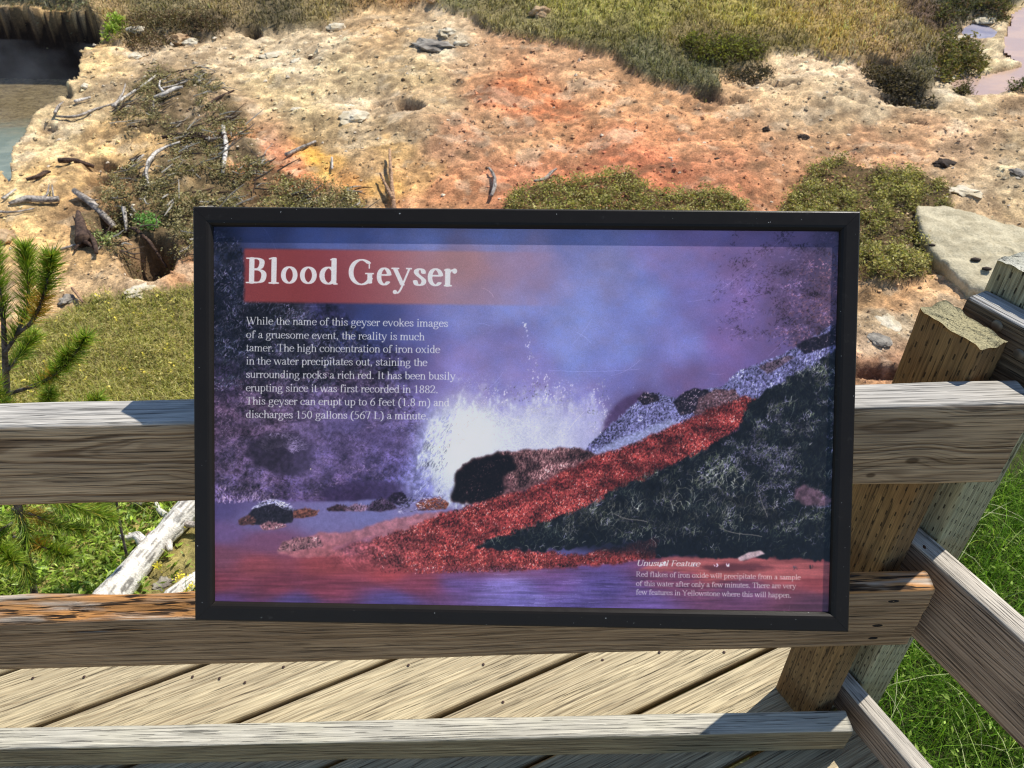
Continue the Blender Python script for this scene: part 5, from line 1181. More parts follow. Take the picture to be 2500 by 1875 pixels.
# bunches: taller seed heads towards the right
# --- left meadow, short yellow-green plants and grass
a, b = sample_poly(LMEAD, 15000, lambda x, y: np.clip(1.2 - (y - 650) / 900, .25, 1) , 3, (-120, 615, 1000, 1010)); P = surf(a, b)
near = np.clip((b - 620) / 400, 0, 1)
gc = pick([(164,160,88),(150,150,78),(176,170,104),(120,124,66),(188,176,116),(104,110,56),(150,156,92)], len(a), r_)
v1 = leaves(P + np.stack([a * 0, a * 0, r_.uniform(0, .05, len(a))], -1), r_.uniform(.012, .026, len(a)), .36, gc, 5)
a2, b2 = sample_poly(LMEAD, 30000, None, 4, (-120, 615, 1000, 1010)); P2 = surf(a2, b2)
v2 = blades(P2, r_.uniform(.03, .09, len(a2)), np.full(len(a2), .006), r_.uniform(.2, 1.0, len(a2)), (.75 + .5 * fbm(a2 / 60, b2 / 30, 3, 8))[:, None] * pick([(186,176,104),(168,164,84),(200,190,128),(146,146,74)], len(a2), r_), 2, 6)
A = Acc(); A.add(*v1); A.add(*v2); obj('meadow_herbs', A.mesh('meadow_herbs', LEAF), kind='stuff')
a, b = sample_poly(LMEAD, 60, lambda x, y: .3 + 0 * x, 8, (-60, 640, 460, 860)); P = surf(a, b, .06)
A = Acc(); A.add(*leaves(np.repeat(P, 4, 0) + r_.normal(0, .008, (len(P) * 4, 3)), .016, .8, pick([(226,206,90),(214,198,110)], len(P) * 4, r_), 7)); obj('yellow_flowers', A.mesh('yellow_flowers', LEAF), kind='stuff')
# --- bright leafy ground cover between the rails, lower left
NL = [(-260,1030),(470,1030),(1100,1060),(1100,1440),(-260,1440)]
def dn(x, y): return 1 - .93 * inpoly(x, y, [(300,1330),(330,1240),(365,1180),(420,1130),(900,1100),(900,1440),(280,1440)])
a, b = sample_poly(NL, 15000, dn, 9); P = surf(a, b)
cl = vnoise(a / 22, b / 22, 5)
gc = pick([(150,172,66),(126,150,52),(170,190,84),(104,128,48),(186,200,106),(92,112,44),(160,176,110)], len(a), r_, .2) * (.55 + .8 * cl[:, None])
v1 = leaves(P + np.stack([a * 0, a * 0, cl * .09 * r_.uniform(.2, 1, len(a))], -1), r_.uniform(.022, .05, len(a)), .34, gc, 10, .9)
a2, b2 = sample_poly(NL, 2600, dn, 11); P2 = surf(a2, b2)
v2 = blades(P2, r_.uniform(.06, .16, len(a2)), np.full(len(a2), .005), r_.uniform(.2, .9, len(a2)), pick([(140,160,60),(176,184,96),(110,130,50)], len(a2), r_), 3, 12)
A = Acc(); A.add(*v1); A.add(*v2); obj('leafy_ground_cover', A.mesh('leafy_ground_cover', LEAF), kind='stuff')
# --- lush grass right of the boardwalk
def in_grass(n, seed):
    r = seedr(seed); x = r.uniform(.75, 3.4, n * 3); y = r.uniform(-.6, 2.6, n * 3); ok = (x * nB[0] + y * nB[1] > 1.24) & (y < 2.7 - .25 * (x - 1)); x, y = x[ok][:n], y[ok][:n]
    zz = np.where(y > 1.52, g0(x, y), -2.455)
    return np.stack([x, y, zz + H0], -1), r
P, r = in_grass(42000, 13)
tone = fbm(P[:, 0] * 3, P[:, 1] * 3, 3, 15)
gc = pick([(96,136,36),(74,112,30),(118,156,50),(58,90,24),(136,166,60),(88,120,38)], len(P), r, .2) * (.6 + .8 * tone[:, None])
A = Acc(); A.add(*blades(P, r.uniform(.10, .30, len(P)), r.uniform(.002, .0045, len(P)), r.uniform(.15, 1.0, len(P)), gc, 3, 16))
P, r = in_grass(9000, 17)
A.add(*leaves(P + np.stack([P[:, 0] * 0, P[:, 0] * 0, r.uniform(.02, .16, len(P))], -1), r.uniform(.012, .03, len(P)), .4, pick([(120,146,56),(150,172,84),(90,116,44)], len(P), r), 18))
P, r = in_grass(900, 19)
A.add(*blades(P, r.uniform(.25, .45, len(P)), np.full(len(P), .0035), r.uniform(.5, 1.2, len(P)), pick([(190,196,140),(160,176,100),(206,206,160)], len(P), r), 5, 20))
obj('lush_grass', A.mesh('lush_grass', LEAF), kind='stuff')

# --- shrub patches: springy twigs carrying small leaves
def shrub(name, poly, n, h, cols, label, cat, size=(.014, .03), seed=0, dens=None, box=None, twig=(86, 70, 54), mound=None, mat=None, asp=.38):
    r = seedr(seed); a, b = sample_poly(poly, n, dens, seed, box); ft = softpoly(a, b, poly, 14, 8); kp = r.random(len(a)) < (.08 + ft) ** 1.3; a, b, ft = a[kp], b[kp], ft[kp]; P = surf(a, b)
    cl = fbm(a / 16, b / 11, 3, seed + 2); hh = h * np.clip((cl - .28) * 2.4, .08, 1.3) * (.25 + .75 * ft)
    if mound is not None: hh = hh * mound(a, b)
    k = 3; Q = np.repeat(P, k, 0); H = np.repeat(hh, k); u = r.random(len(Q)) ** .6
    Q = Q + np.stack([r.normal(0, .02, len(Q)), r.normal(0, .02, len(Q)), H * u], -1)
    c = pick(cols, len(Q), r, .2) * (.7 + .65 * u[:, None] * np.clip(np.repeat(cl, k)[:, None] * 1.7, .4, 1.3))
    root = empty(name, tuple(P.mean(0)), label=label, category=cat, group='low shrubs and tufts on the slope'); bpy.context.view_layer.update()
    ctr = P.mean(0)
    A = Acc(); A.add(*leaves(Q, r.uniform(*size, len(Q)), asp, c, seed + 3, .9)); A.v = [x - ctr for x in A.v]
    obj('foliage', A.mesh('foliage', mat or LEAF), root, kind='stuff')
    nb = min(len(P), 500); A = Acc(); A.add(*blades(P[:nb] - ctr, hh[:nb] * 1.1, np.full(nb, .005), r.uniform(.1, .7, nb), np.tile(lin(twig) * .9, (nb, 1)), 2, seed + 4)); obj('twigs', A.mesh('twigs', DRY), root, kind='stuff')
    return root
SG = [(140,130,92),(110,104,68),(150,140,98),(92,86,58),(160,150,112)]
GG = [(150,146,82),(120,120,64),(166,158,98),(98,96,56),(176,168,112),(136,116,80)]
shrub('low_shrub', SHRUB_C, 5200, .10, GG, 'low green juniper-like mat showing just above the middle of the sign', 'shrub', seed=30, box=(1080, 370, 1640, 520), dens=lambda a, b: .15 + .85 * sm(.36, .5, fbm(a / 30, b / 18, 3, 16)))
shrub('low_shrub', SHRUB_R, 9000, .095, GG + SG[:2], 'sprawling green shrub patch behind the upper right corner of the sign', 'shrub', seed=33, box=(1680, 350, 2070, 640), dens=lambda a, b: .06 + .94 * sm(.42, .54, fbm(a / 34, b / 24, 3, 6)))
shrub('sagebrush', SAGE, 9000, .10, SG, 'grey-brown scrub tangled with dead branches on the left slope', 'shrub', seed=36, dens=lambda a, b: sm(.44, .56, fbm(a / 36, b / 26, 3, 7)), mat=DRY)
shrub('low_shrub', [(560,452),(590,404),(640,396),(700,402),(770,428),(800,470),(800,520),(560,520)], 1800, .12, SG + GG[:1], 'olive clump behind the top left part of the sign', 'shrub', seed=38, mat=DRY)
shrub('stream_bush', [(2016,96),(2060,92),(2100,96),(2120,112),(2138,148),(2110,160),(2080,162),(2060,172),(2040,186),(2020,176),(2012,150),(2022,120)], 1500, .20, [(100,100,54),(80,80,46),(126,116,74),(112,92,66)], 'rounded green and brown bush on the bank beside the muddy run', 'bush', seed=41, size=(.03, .05), mound=lambda a, b: np.clip(1.3 - ((a - 2065) / 66) ** 2, .1, 1))
shrub('stream_bush', [(2010,50),(2030,24),(2050,4),(2100,-12),(2170,-12),(2184,14),(2174,52),(2150,50),(2110,40),(2080,48),(2050,66)], 1500, .12, [(80,80,52),(66,66,44),(104,100,66),(96,76,62)], 'dark grey-green bush at the top right behind the small pool', 'bush', seed=44, size=(.03, .05))
shrub('bank_tuft', [(2080,186),(2060,200),(2056,206),(2096,208),(2102,190)], 260, .16, [(96,90,60),(70,66,44)], 'small dark tuft at the near edge of the muddy run', 'tuft', seed=47, size=(.02, .04))
shrub('bank_tuft', [(2160,206),(2180,188),(2210,184),(2280,184),(2280,206)], 420, .16, [(88,92,56),(66,70,42)], 'dark green tuft at the right edge of the run', 'tuft', seed=48, size=(.02, .04))
shrub('low_shrub', [(266,82),(262,100),(290,112),(340,112),(380,100),(400,84),(470,90),(500,66),(420,52),(340,36),(280,36)], 2200, .14, [(104,82,60),(84,66,50),(120,108,76),(78,72,50)], 'dark reddish-brown scrub on the lip beside the hot pool', 'shrub', seed=50, size=(.02, .04), mat=DRY)
shrub('green_tuft', [(222,82),(232,92),(262,86),(280,58),(266,46),(246,60)], 420, .14, [(128,150,52),(100,124,44),(150,166,80)], 'bright green tuft on the rim to the right of the pool', 'tuft', seed=52, size=(.03, .05))
shrub('low_shrub', [(-80,6),(40,14),(140,20),(196,26),(190,4),(120,-10),(-80,-14)], 1300, .14, [(130,128,100),(104,106,82),(150,146,116)], 'grey-green scrub hanging over the dark pool wall', 'shrub', seed=54, size=(.03, .05))
shrub('low_shrub', [(1490,150),(1540,165),(1580,160),(1640,150),(1660,128),(1600,118),(1500,110),(1450,116)], 1300, .20, [(118,120,52),(92,92,46),(84,76,50)], 'darker green clump at the lower edge of the upper meadow', 'shrub', seed=56, size=(.025, .045))
shrub('bank_scrub', [(1856,150),(1900,146),(1940,166),(1990,205),(2030,232),(1990,236),(1930,214),(1880,190)], 1300, .16, [(78,70,54),(60,54,42),(104,92,70)], 'dark scrub along the undercut bank below the golden grass', 'scrub', seed=58, size=(.025, .045), mat=DRY)
shrub('bank_scrub', [(1540,172),(1590,160),(1660,150),(1672,160),(1650,188),(1600,180)], 500, .10, [(70,64,50),(96,86,66)], 'short dark scrub in front of the pale gravel', 'scrub', seed=59, size=(.025, .04), mat=DRY)
shrub('green_tuft', [(205,500),(240,488),(260,520),(236,540),(208,520)], 240, .10, [(150,160,104),(120,134,80)], 'pale leafy tuft in the hollow below the scrub', 'tuft', seed=60, size=(.02, .035))
shrub('green_tuft', [(295,470),(330,465),(345,500),(310,505)], 240, .09, [(120,160,90),(100,140,70)], 'small bluish-green tuft beside the white broken stub', 'tuft', seed=61, size=(.02, .035))

# --- dead wood
def wood_vm(name, c1, c2, vcol=True):
    m = NT(name); P = m.n('TexCoord').outputs['Object']; n1 = m.noise(P, 38, 4, .65); n2 = m.noise(m.vec(P, (1, 1, 1)), 140, 3, .6)
    c = m.mix(m.sstep(n1, .38, .62), tuple(lin(c1)), tuple(lin(c2))); c = m.mix(1, c, m.ramp(n2, (.3, g3(.7)), (.7, g3(1.2))), 'MULTIPLY'); c = m.mix(1, c, m.n('Attribute', attribute_name='Col').outputs[0], 'MULTIPLY') if vcol else c
    m.bsdf(Base_Color=c, Roughness=.85, Specular_IOR_Level=.2, Normal=m.bump(n2, .006, .8)); return m.m
WHITEW = wood_vm('bleached_wood', (216, 208, 196), (164, 154, 142)); WHITEL = wood_vm('bleached_log', (226, 220, 208), (208, 200, 186)); GREYW = wood_vm('grey_wood', (182, 172, 160), (130, 120, 110)); BROWNW = wood_vm('brown_wood', (98, 78, 64), (58, 44, 38)); TANW = wood_vm('tan_wood', (186, 150, 116), (128, 100, 80))
def stick(name, pts, w, mat, label, cat='branch', lift=.02, seed=0, h=None, sub=()):
    s = np.array(pts, float); P = surf(s[:, 0], s[:, 1]); dist = np.linalg.norm(P - [0, 0, H0], axis=1)
    n = len(pts); ww = np.interp(np.linspace(0, 1, n), np.linspace(0, 1, len(w)), w) if hasattr(w, '__len__') else np.linspace(w, w * .55, n)
    rad = ww / 1533. * dist / 2 * (1 if max(np.atleast_1d(w)) > 18 else .8)
    P[:, 2] += rad * .6 + lift + (np.array(h) if h is not None else 0)
    if max(np.atleast_1d(w)) > 30 and cat == 'log':
        tt = np.linspace(0, 1, n)[:, None]; P = P * .25 + (P[0] + (P[-1] - P[0]) * tt) * .75
    if n > 2: P[1:-1, 2] += .5 * ((P[:-2, 2] + P[2:, 2]) / 2 - P[1:-1, 2])
    ctr = P[0].copy()
    big = max(np.atleast_1d(w)) > 30
    def mk(Pp, rr, sd):
        A = Acc(); V, F, c = tube(Pp - ctr, rr, 44 if big else 9, sd, .11 if big else .12, shade=True); A.add(V, F, np.repeat(c, 3, 1)); return A.mesh(name, mat, True)
    if not sub:
        o = obj(name, mk(P, rad, seed), None, label=label, category=cat, group='dead wood lying about the slope'); o.location = tuple(ctr); return o
    root = empty(name, tuple(ctr), label=label, category=cat, group='dead wood lying about the slope'); obj('stem', mk(P, rad, seed), root)
    for k, (pp, w2) in enumerate(sub):
        s = np.array(pp, float); Q = surf(s[:, 0], s[:, 1]); d2 = np.linalg.norm(Q - [0, 0, H0], axis=1); rr = np.linspace(w2, w2 * .4, len(s)) / 1533 * d2 / 2
        Q[:, 2] += rr + lift + .02; obj('side_branch', mk(Q, rr, seed + k + 1), root)
    return root
stick('dead_branch', [(486,392),(492,370),(497,345),(491,316),(487,290)], [8,10,11,11,9], WHITEW, 'short bleached trunk standing nearly upright on the left slope', seed=1, lift=.03)
stick('dead_branch', [(394,324),(361,336),(343,351),(329,375),(323,394),(325,412)], [4,6,9,9,7,4], WHITEW, 'curved white branch to the left of the upright bleached trunk', seed=2, lift=.05)
stick('dead_branch', [(286,353),(298,347),(312,338)], 7, WHITEW, 'short pale stick just left of the curved white branch', seed=3, lift=.04)
stick('fallen_log', [(127,349),(160,345),(196,341)], [11,12,8], BROWNW, 'stubby dark brown log with a hollow beneath it', 'log', seed=4, lift=.04)
stick('dead_branch', [(60,395),(84,390),(100,378),(110,373)], [7,9,10,5], BROWNW, 'brown kinked stick on the yellow gravel, left of the hollow', seed=5)
stick('fallen_log', [(26,452),(58,436),(92,434),(127,430)], [6,15,15,11], GREYW, 'grey split log lying on the yellow gravel at the far left', 'log', seed=6, sub=[([(127,430),(116,428),(118,412)], 5), ([(92,434),(104,424),(112,412)], 5)])
stick('weathered_beam', [(163,418),(200,438),(237,462)], [13,17,15], GREYW, 'lilac-grey weathered beam slanting down into the dark hollow', 'log', seed=7, lift=.05)
stick('dead_branch', [(267,447),(263,471)], [10,6], WHITEW, 'bright white broken stub above the hollow', seed=8, lift=.08)
stick('tree_stump', [(185,532),(181,512),(178,492),(174,470)], [30,20,16,7], BROWNW, 'dark brown rooted stump at the left of the hollow', 'stump', seed=9, lift=.01, h=[0,.02,.03,.04], sub=[([(185,530),(196,536),(206,546)], 9), ([(183,528),(172,536),(164,548)], 8), ([(178,492),(166,484),(160,472)], 6)])
stick('root', [(262,486),(290,496),(320,514),(345,534)], [6,10,9,5], BROWNW, 'thick dark root arching over the cavity', 'root', seed=10, lift=.10)
stick('dead_branch', [(-10,468),(18,467),(40,463),(74,450)], 6, GREYW, 'thin grey stick under the split log at the left edge', seed=11)
stick('dead_branch', [(12,441),(38,417)], 7, WHITEW, 'short white stick near the left edge', seed=12)
stick('dead_branch', [(126,264),(150,264),(176,262),(205,248),(232,236),(262,222)], [4,6,6,5,4,4], GREYW, 'long thin grey branch crossing the slope towards the pool', seed=13, sub=[([(126,264),(134,250),(142,234)], 5), ([(250,240),(270,214),(276,196)], 5)])
stick('dead_branch', [(246,240),(272,222),(308,204),(342,184)], [6,6,5,4], WHITEW, 'pale straight branch above the long grey one', seed=14, lift=.05)
stick('dead_branch', [(165,229),(198,217)], 8, WHITEW, 'short thick pale stick near the pool rim', seed=15)
stick('dead_branch', [(338,231),(362,226),(384,215),(402,212)], [6,9,9,6], WHITEW, 'knotty white branch in the middle of the scrub', seed=16, lift=.05, sub=[([(362,226),(352,214),(356,206)], 5)])
stick('dead_branch', [(352,216),(384,207),(412,198)], 5, GREYW, 'grey twig lying behind the knotty white branch', seed=17, lift=.05)
stick('dead_branch', [(436,196),(435,182),(433,168)], 8, WHITEW, 'small upright white peg at the upper edge of the scrub', seed=18, lift=.03)
stick('dead_branch', [(448,242),(474,228),(510,212)], 8, BROWNW, 'brown branch lying right of the scrub', seed=19, lift=.03)
stick('dead_branch', [(852,456),(849,420),(846,384),(845,350)], [12,10,9,6], TANW, 'tan forked stick rising just above the sign edge', seed=20, lift=.03, h=[0,.02,.03,.05], sub=[([(850,440),(836,418),(824,398)], 9)])
stick('dead_branch', [(1062,437),(1069,420),(1070,402),(1064,388),(1057,374)], [9,10,9,8,6], GREYW, 'curved grey stick above the middle of the sign', seed=21, lift=.04)
stick('dead_branch', [(1155,410),(1168,396),(1180,386),(1190,374),(1202,368)], [6,8,9,8,5], GREYW, 'grey stick leaning over the salmon-coloured earth', seed=22, lift=.04)
stick('dead_branch', [(620,347),(650,330),(682,308)], [10,9,6], GREYW, 'grey stick put in for the brown shadow beside the yellow stained patch', seed=23)  # modelled stick standing in for a brown shadow
stick('dead_branch', [(720,380),(720,358)], [6,5], WHITEW, 'tiny white peg right of the yellow stain', seed=24, lift=.03)
stick('root', [(192,512),(206,528),(212,545),(214,560)], [10,12,10,8], BROWNW, 'short root hanging beside the stump', 'root', seed=25, lift=.04)
stick('dead_branch', [(158,628),(170,642),(180,656)], [6,7,5], TANW, 'tan splinter at the edge of the grass, left of the sign', seed=26, lift=.03)
stick('dead_branch', [(130,540),(165,532),(178,530)], [6,6,4], GREYW, 'grey splinter pointing at the stump', seed=27, lift=.02)
stick('dead_branch', [(420,300),(440,306),(452,318)], [8,8,6], BROWNW, 'dark stick below the grey tangle', seed=28, lift=.03)
stick('dead_branch', [(352,305),(382,299),(420,302)], [8,9,6], BROWNW, 'dark horizontal stick in the scrub', seed=29, lift=.04)
# twigs too many to count in the scrub
A = Acc(); r = seedr(71); a, b = sample_poly(SAGE, 420, lambda a, b: sm(.40, .55, fbm(a / 36, b / 26, 3, 7)), 72); P0 = surf(a, b)
for k in range(len(a)):
    th = r.normal(.35, .7); L = r.uniform(.06, .24); q = P0[k] + [0, 0, r.uniform(.01, .07)]; d = np.array([math.cos(th), math.sin(th), r.normal(.1, .25)])
    V, F = tube([q, q + d * L * .5 + r.normal(0, .012, 3), q + d * L], [r.uniform(.003, .008)] * 2 + [.002], 5, k % 9, .2); t = r.random()
    A.add(V, F, lin([(176,166,154),(120,106,94),(84,66,56),(200,192,180)][int(t * 4)]) * .85)
obj('scrub_twigs', A.mesh('scrub_twigs', DRY), kind='stuff')
# bleached log between the rails at the lower left
stick('fallen_log', [(228,1345),(258,1276),(296,1216),(336,1168),(380,1128),(430,1088),(470,1064)], [62,54,46,42,46,52,46], WHITEL, 'big bleached log slanting down behind the rails at the left', 'log', seed=31, lift=.02,
      sub=[([(322,1196),(306,1176),(284,1180),(268,1176)], 20), ([(350,1172),(372,1190),(376,1206)], 22), ([(380,1140),(352,1120),(344,1100)], 14), ([(324,1190),(300,1170),(286,1168)], 9)])
stick('fallen_log', [(352,1335),(376,1290),(402,1266),(440,1250)], [30,36,30,18], WHITEL, 'short pale log right of the big bleached log', 'log', seed=32, lift=.02)
stick('dead_branch', [(366,1156),(400,1152),(440,1152)], [14,16,16], GREYW, 'grey branch jutting right from under the big log', seed=33, lift=.05)
stick('fallen_log', [(300,1108),(318,1090),(330,1068)], [22,26,24], GREYW, 'dull grey log end just under the top rail', 'log', seed=34, lift=.04)
stick('dead_branch', [(292,1196),(300,1180),(344,1150)], [5,5,4], TANW, 'thin reddish twig against the big log', seed=35, lift=.03)

# --- stones
def stone_mat(name, c1, c2):
    m = NT(name); P = m.n('TexCoord').outputs['Object']; n1 = m.noise(P, 9, 4, .6); n2 = m.noise(P, 70, 3, .65)
    c = m.mix(m.sstep(n1, .36, .64), tuple(lin(c1)), tuple(lin(c2))); c = m.mix(1, c, m.ramp(n2, (.3, g3(.72)), (.7, g3(1.15))), 'MULTIPLY')
    m.bsdf(Base_Color=c, Roughness=.9, Specular_IOR_Level=.2, Normal=m.bump(n2, .01, .7)); return m.m
ST_W = stone_mat('white_stone', (228, 216, 190), (198, 182, 150)); ST_T = stone_mat('tan_stone', (206, 176, 136), (170, 138, 104)); ST_G = stone_mat('grey_stone', (168, 160, 146), (120, 112, 102)); ST_D = stone_mat('dark_stone', (74, 62, 52), (48, 40, 34)); ST_SL = stone_mat('lichen_stone', (204, 192, 160), (176, 164, 134))
def ico(sub=2):
    import bmesh
    bm = bmesh.new(); bmesh.ops.create_icosphere(bm, subdivisions=sub, radius=1); V = np.array([v.co[:] for v in bm.verts]); F = np.array([[v.index for v in f.verts] for f in bm.faces]); bm.free(); return V, F
ICO3 = ico(3); ICO1 = ico(1)
def stone(sx, sy, wpx, hr, mat, label, seed, cat='stone', asp=.8, name='stone', sink=.3):
    c = surf(np.array([sx]), np.array([sy]))[0]; d = np.linalg.norm(c - [0, 0, H0]); w = wpx / 1533. * d / 2
    V, F = ICO3; n = fbm(V[:, 0] * 2.3 + seed * 3, V[:, 1] * 2.3 + V[:, 2] * 1.7, 4, seed); q = np.round(n * 5) / 5; hr = hr * .75
    P = V * (1 + 1.25 * (.45 * n + .55 * q - .5))[:, None] * [w, w * asp, w * hr]
    o = obj(name, np_mesh(name, P, F, None, mat, False), None, label=label, category=cat, group='stones on the slope'); o.location = (c[0], c[1], c[2] + w * hr * .12); o.rotation_euler = (0, 0, seed * .7); return o
for args in [(386,87,46,.6,ST_T,'rounded tan stone on the rim near the top left',1),(410,92,34,.55,ST_W,'whitish stone right of the tan rim stone',2),(290,116,34,.35,ST_W,'flat white slab stone on the slope near the pool',3),(296,80,30,.6,ST_W,'white stone beside the reddish scrub',4),
             (726,58,34,.5,ST_W,'white stone on the lip of the upper meadow',5),(764,258,70,.35,ST_W,'broad cream stone in the middle of the slope',6),(966,84,44,.5,ST_W,'bright white stone above the grey crust',7),(932,106,84,.30,ST_G,'large flat grey stone near the top centre',8),(998,103,30,.5,ST_W,'small white stone right of the flat grey one',9),
             (1164,54,40,.8,ST_T,'tan boulder standing in the grass at the top',10),(934,26,18,.7,ST_T,'small tan stone on the meadow edge',11),(1655,281,16,.8,ST_D,'small dark stone on the orange flat',12),(1735,293,22,.6,ST_D,'flattish dark stone on the orange flat',13),(2035,359,40,.45,ST_D,'dark rough stone right of the shrub patch',14),(1549,345,12,.7,ST_D,'pea-sized dark stone near the salmon earth',15),
             (187,198,16,.7,ST_W,'small white stone at the pool rim',16),(276,234,14,.7,ST_W,'little white stone among the branches',17),(172,420,24,.5,ST_T,'pale yellow stone under the weathered beam',18),(300,634,50,.4,ST_W,'white stone at the edge of the grass left of the sign',19),(142,640,34,.5,ST_G,'grey stone beside the pine top',20),(8,508,40,.7,ST_T,'yellowish boulder at the left edge',21),
             (640,240,22,.4,ST_W,'flat pale stone on the cream slope',22),(590,118,52,.22,ST_W,'long white crust block near the top',23),(640,132,26,.3,ST_W,'smaller white crust block',24),(2190,387,28,.5,ST_G,'grey stone at the right edge above the slab',25),(2084,420,60,.25,ST_W,'thin white flake of rock above the slab',26),(690,1270,30,.4,ST_G,'grey stone under the sign',27),
             (350,1262,36,.5,ST_G,'grey stone between the two bleached logs',28),(1916,700,60,.35,ST_W,'white crusted hummock right of the sign',29),(1896,745,44,.4,ST_G,'greyish lump under the white hummock',30),(2126,42,40,.3,ST_W,'white stone put in for the glare above the small pool',31),(2072,76,32,.3,ST_W,'white stone put in for the glare left of the small pool',32),(2018,150,40,.5,ST_G,'grey rock under the round bush',33),(2026,168,44,.4,ST_G,'low grey rock at the foot of the bank',34)]:  # the two white stones by the small pool stand in for glare
    if args[1] > 1000 and args[0] < 800 and args[0] > 600: continue
    stone(*args)
# the big tilted slab at the right
def slab():
    p = np.array(SLAB, float); n = 90; seg = []
    for k in range(len(p)):
        q0, q1 = p[k], p[(k + 1) % len(p)]; m_ = max(2, int(np.hypot(*(q1 - q0)) / 7)); seg += [q0 + (q1 - q0) * t for t in np.linspace(0, 1, m_, endpoint=False)]
    s = np.array(seg); s += np.stack([(vnoise(s[:, 0] / 9, s[:, 1] / 9, 3) - .5) * 7, (vnoise(s[:, 0] / 9, s[:, 1] / 9, 4) - .5) * 5], -1)
    R = hit(s[:, 0], s[:, 1]) + [0, 0, H0]; c = R.mean(0); m_ = len(R)
    V = []; F = []
    rings = [(.97, -.14), (1.0, .0), (1.02, .06), (1.0, .08), (.97, .085)] + [(q, .088 + .03 * (1 - q)) for q in np.linspace(.92, .06, 20)]
    for q, h in rings:
        Q = c + (R - c) * q; zz = h + (fbm(Q[:, 0] * 5, Q[:, 1] * 5, 3, 5) - .5) * .06 + np.round(fbm(Q[:, 0] * 11, Q[:, 1] * 16, 3, 6) * 7) / 7 * .03
        V.append(Q + np.stack([zz * 0, zz * 0, zz], -1))
    V = np.vstack(V)
    for (hx, hy, rr) in [(2013, 531, .030), (2107, 562, .042), (2131, 582, .040)]:
        h = hit(np.array([hx]), np.array([hy]))[0] + [0, 0, H0]
        V[:, 2] -= 0
    for k in range(len(rings) - 1):
        i = np.arange(m_); j = (i + 1) % m_; F.append(np.stack([k * m_ + i, k * m_ + j, (k + 1) * m_ + j, (k + 1) * m_ + i], -1))
    V = np.vstack([V, V[-m_:].mean(0)[None]]); ci = len(V) - 1; F = np.vstack(F); F = np.vstack([F[:, [0, 1, 2]], F[:, [0, 2, 3]]]); i = np.arange(m_); b0 = (len(rings) - 1) * m_
    F = np.vstack([F, np.stack([b0 + i, b0 + (i + 1) % m_, np.full(m_, ci)], -1)])
    root = empty('rock_slab', tuple(c), label='large pale slab of rock with three dark pits behind the corner posts', category='rock'); bpy.context.view_layer.update()
    obj('slab', np_mesh('slab', V - c, F, None, ST_SL, True), root)
    for hx, hy, rr in [(2013, 531, .020), (2107, 562, .030), (2131, 582, .028)]:
        h = hit(np.array([hx]), np.array([hy]), .125)[0] + [0, 0, H0]
        Vd, Fd = ICO1; Vd = Vd * (1 + .3 * (vnoise(Vd[:, 0] * 2, Vd[:, 1] * 2, 5)[:, None] - .5)) * [rr * 1.3, rr, .01]
        o = obj('pit', np_mesh('pit', Vd, Fd, None, ST_D, True), root); o.location = tuple(h - c + [0, 0, .004])
slab()
# loose gravel and clods
def gravel(name, poly, n, smin, smax, cols, seed, box=None, dens=None):
    r = seedr(seed); a, b = sample_poly(poly, n, dens, seed, box); P = surf(a, b); n = len(a)
    V0, F0 = np.array([[1,0,0],[-1,0,0],[0,1,0],[0,-1,0],[0,0,1],[0,0,-.6]], float), np.array([[0,2,4],[2,1,4],[1,3,4],[3,0,4],[2,0,5],[1,2,5],[3,1,5],[0,3,5]])
    sz = (smin + (smax - smin) * r.random(n) ** 3.) * P[:, 1] / 7.
    V = V0[None] * (1 + r.normal(0, .25, (n, 6, 1))) + r.normal(0, .12, (n, 6, 3)); th = r.uniform(0, 6.28, n); c, s = np.cos(th), np.sin(th)
    X = V[..., 0] * c[:, None] - V[..., 1] * s[:, None]; Y = V[..., 0] * s[:, None] + V[..., 1] * c[:, None]
    V = np.stack([X, Y, V[..., 2] * r.uniform(.4, .9, n)[:, None]], -1) * sz[:, None, None] + P[:, None] + np.array([0, 0, 1])[None, None] * (sz * .2)[:, None, None]
    sx, sy = a, b; base = idw(GPTS, sx, sy) * .76 + np.array([224, 192, 146]) * .24; C = lin(np.clip(base * (1.0 + .10 * r.normal(0, 1, (n, 1))), 20, 245)) * .9
    k = r.random(n) < .05; C[k] = lin((222, 206, 180)); k = r.random(n) < .03; C[k] = lin((130, 106, 82))
    F = (F0[None] + (np.arange(n) * 6)[:, None, None]).reshape(-1, 3)
    m = NT('gravel'); at = m.n('Attribute', attribute_name='Col').outputs[0]; m.bsdf(Base_Color=at, Roughness=.95, Specular_IOR_Level=.1)
    obj(name, np_mesh(name, V.reshape(-1, 3), F, np.repeat(C, 6, 0), m.m), kind='stuff')
BARE = [(-60,700),(-60,345),(20,310),(100,240),(150,180),(215,60),(260,100),(400,90),(560,74),(700,66),(880,26),(1060,80),(1206,100),(1386,172),(1521,206),(1606,162),(1756,120),(1900,200),(2030,240),(2280,212),(2280,900),(1850,900),(1850,640),(1700,470),(1000,470),(420,470),(420,610),(200,640)]
gravel('gravel', BARE, 9000, .005, .026, None, 81)

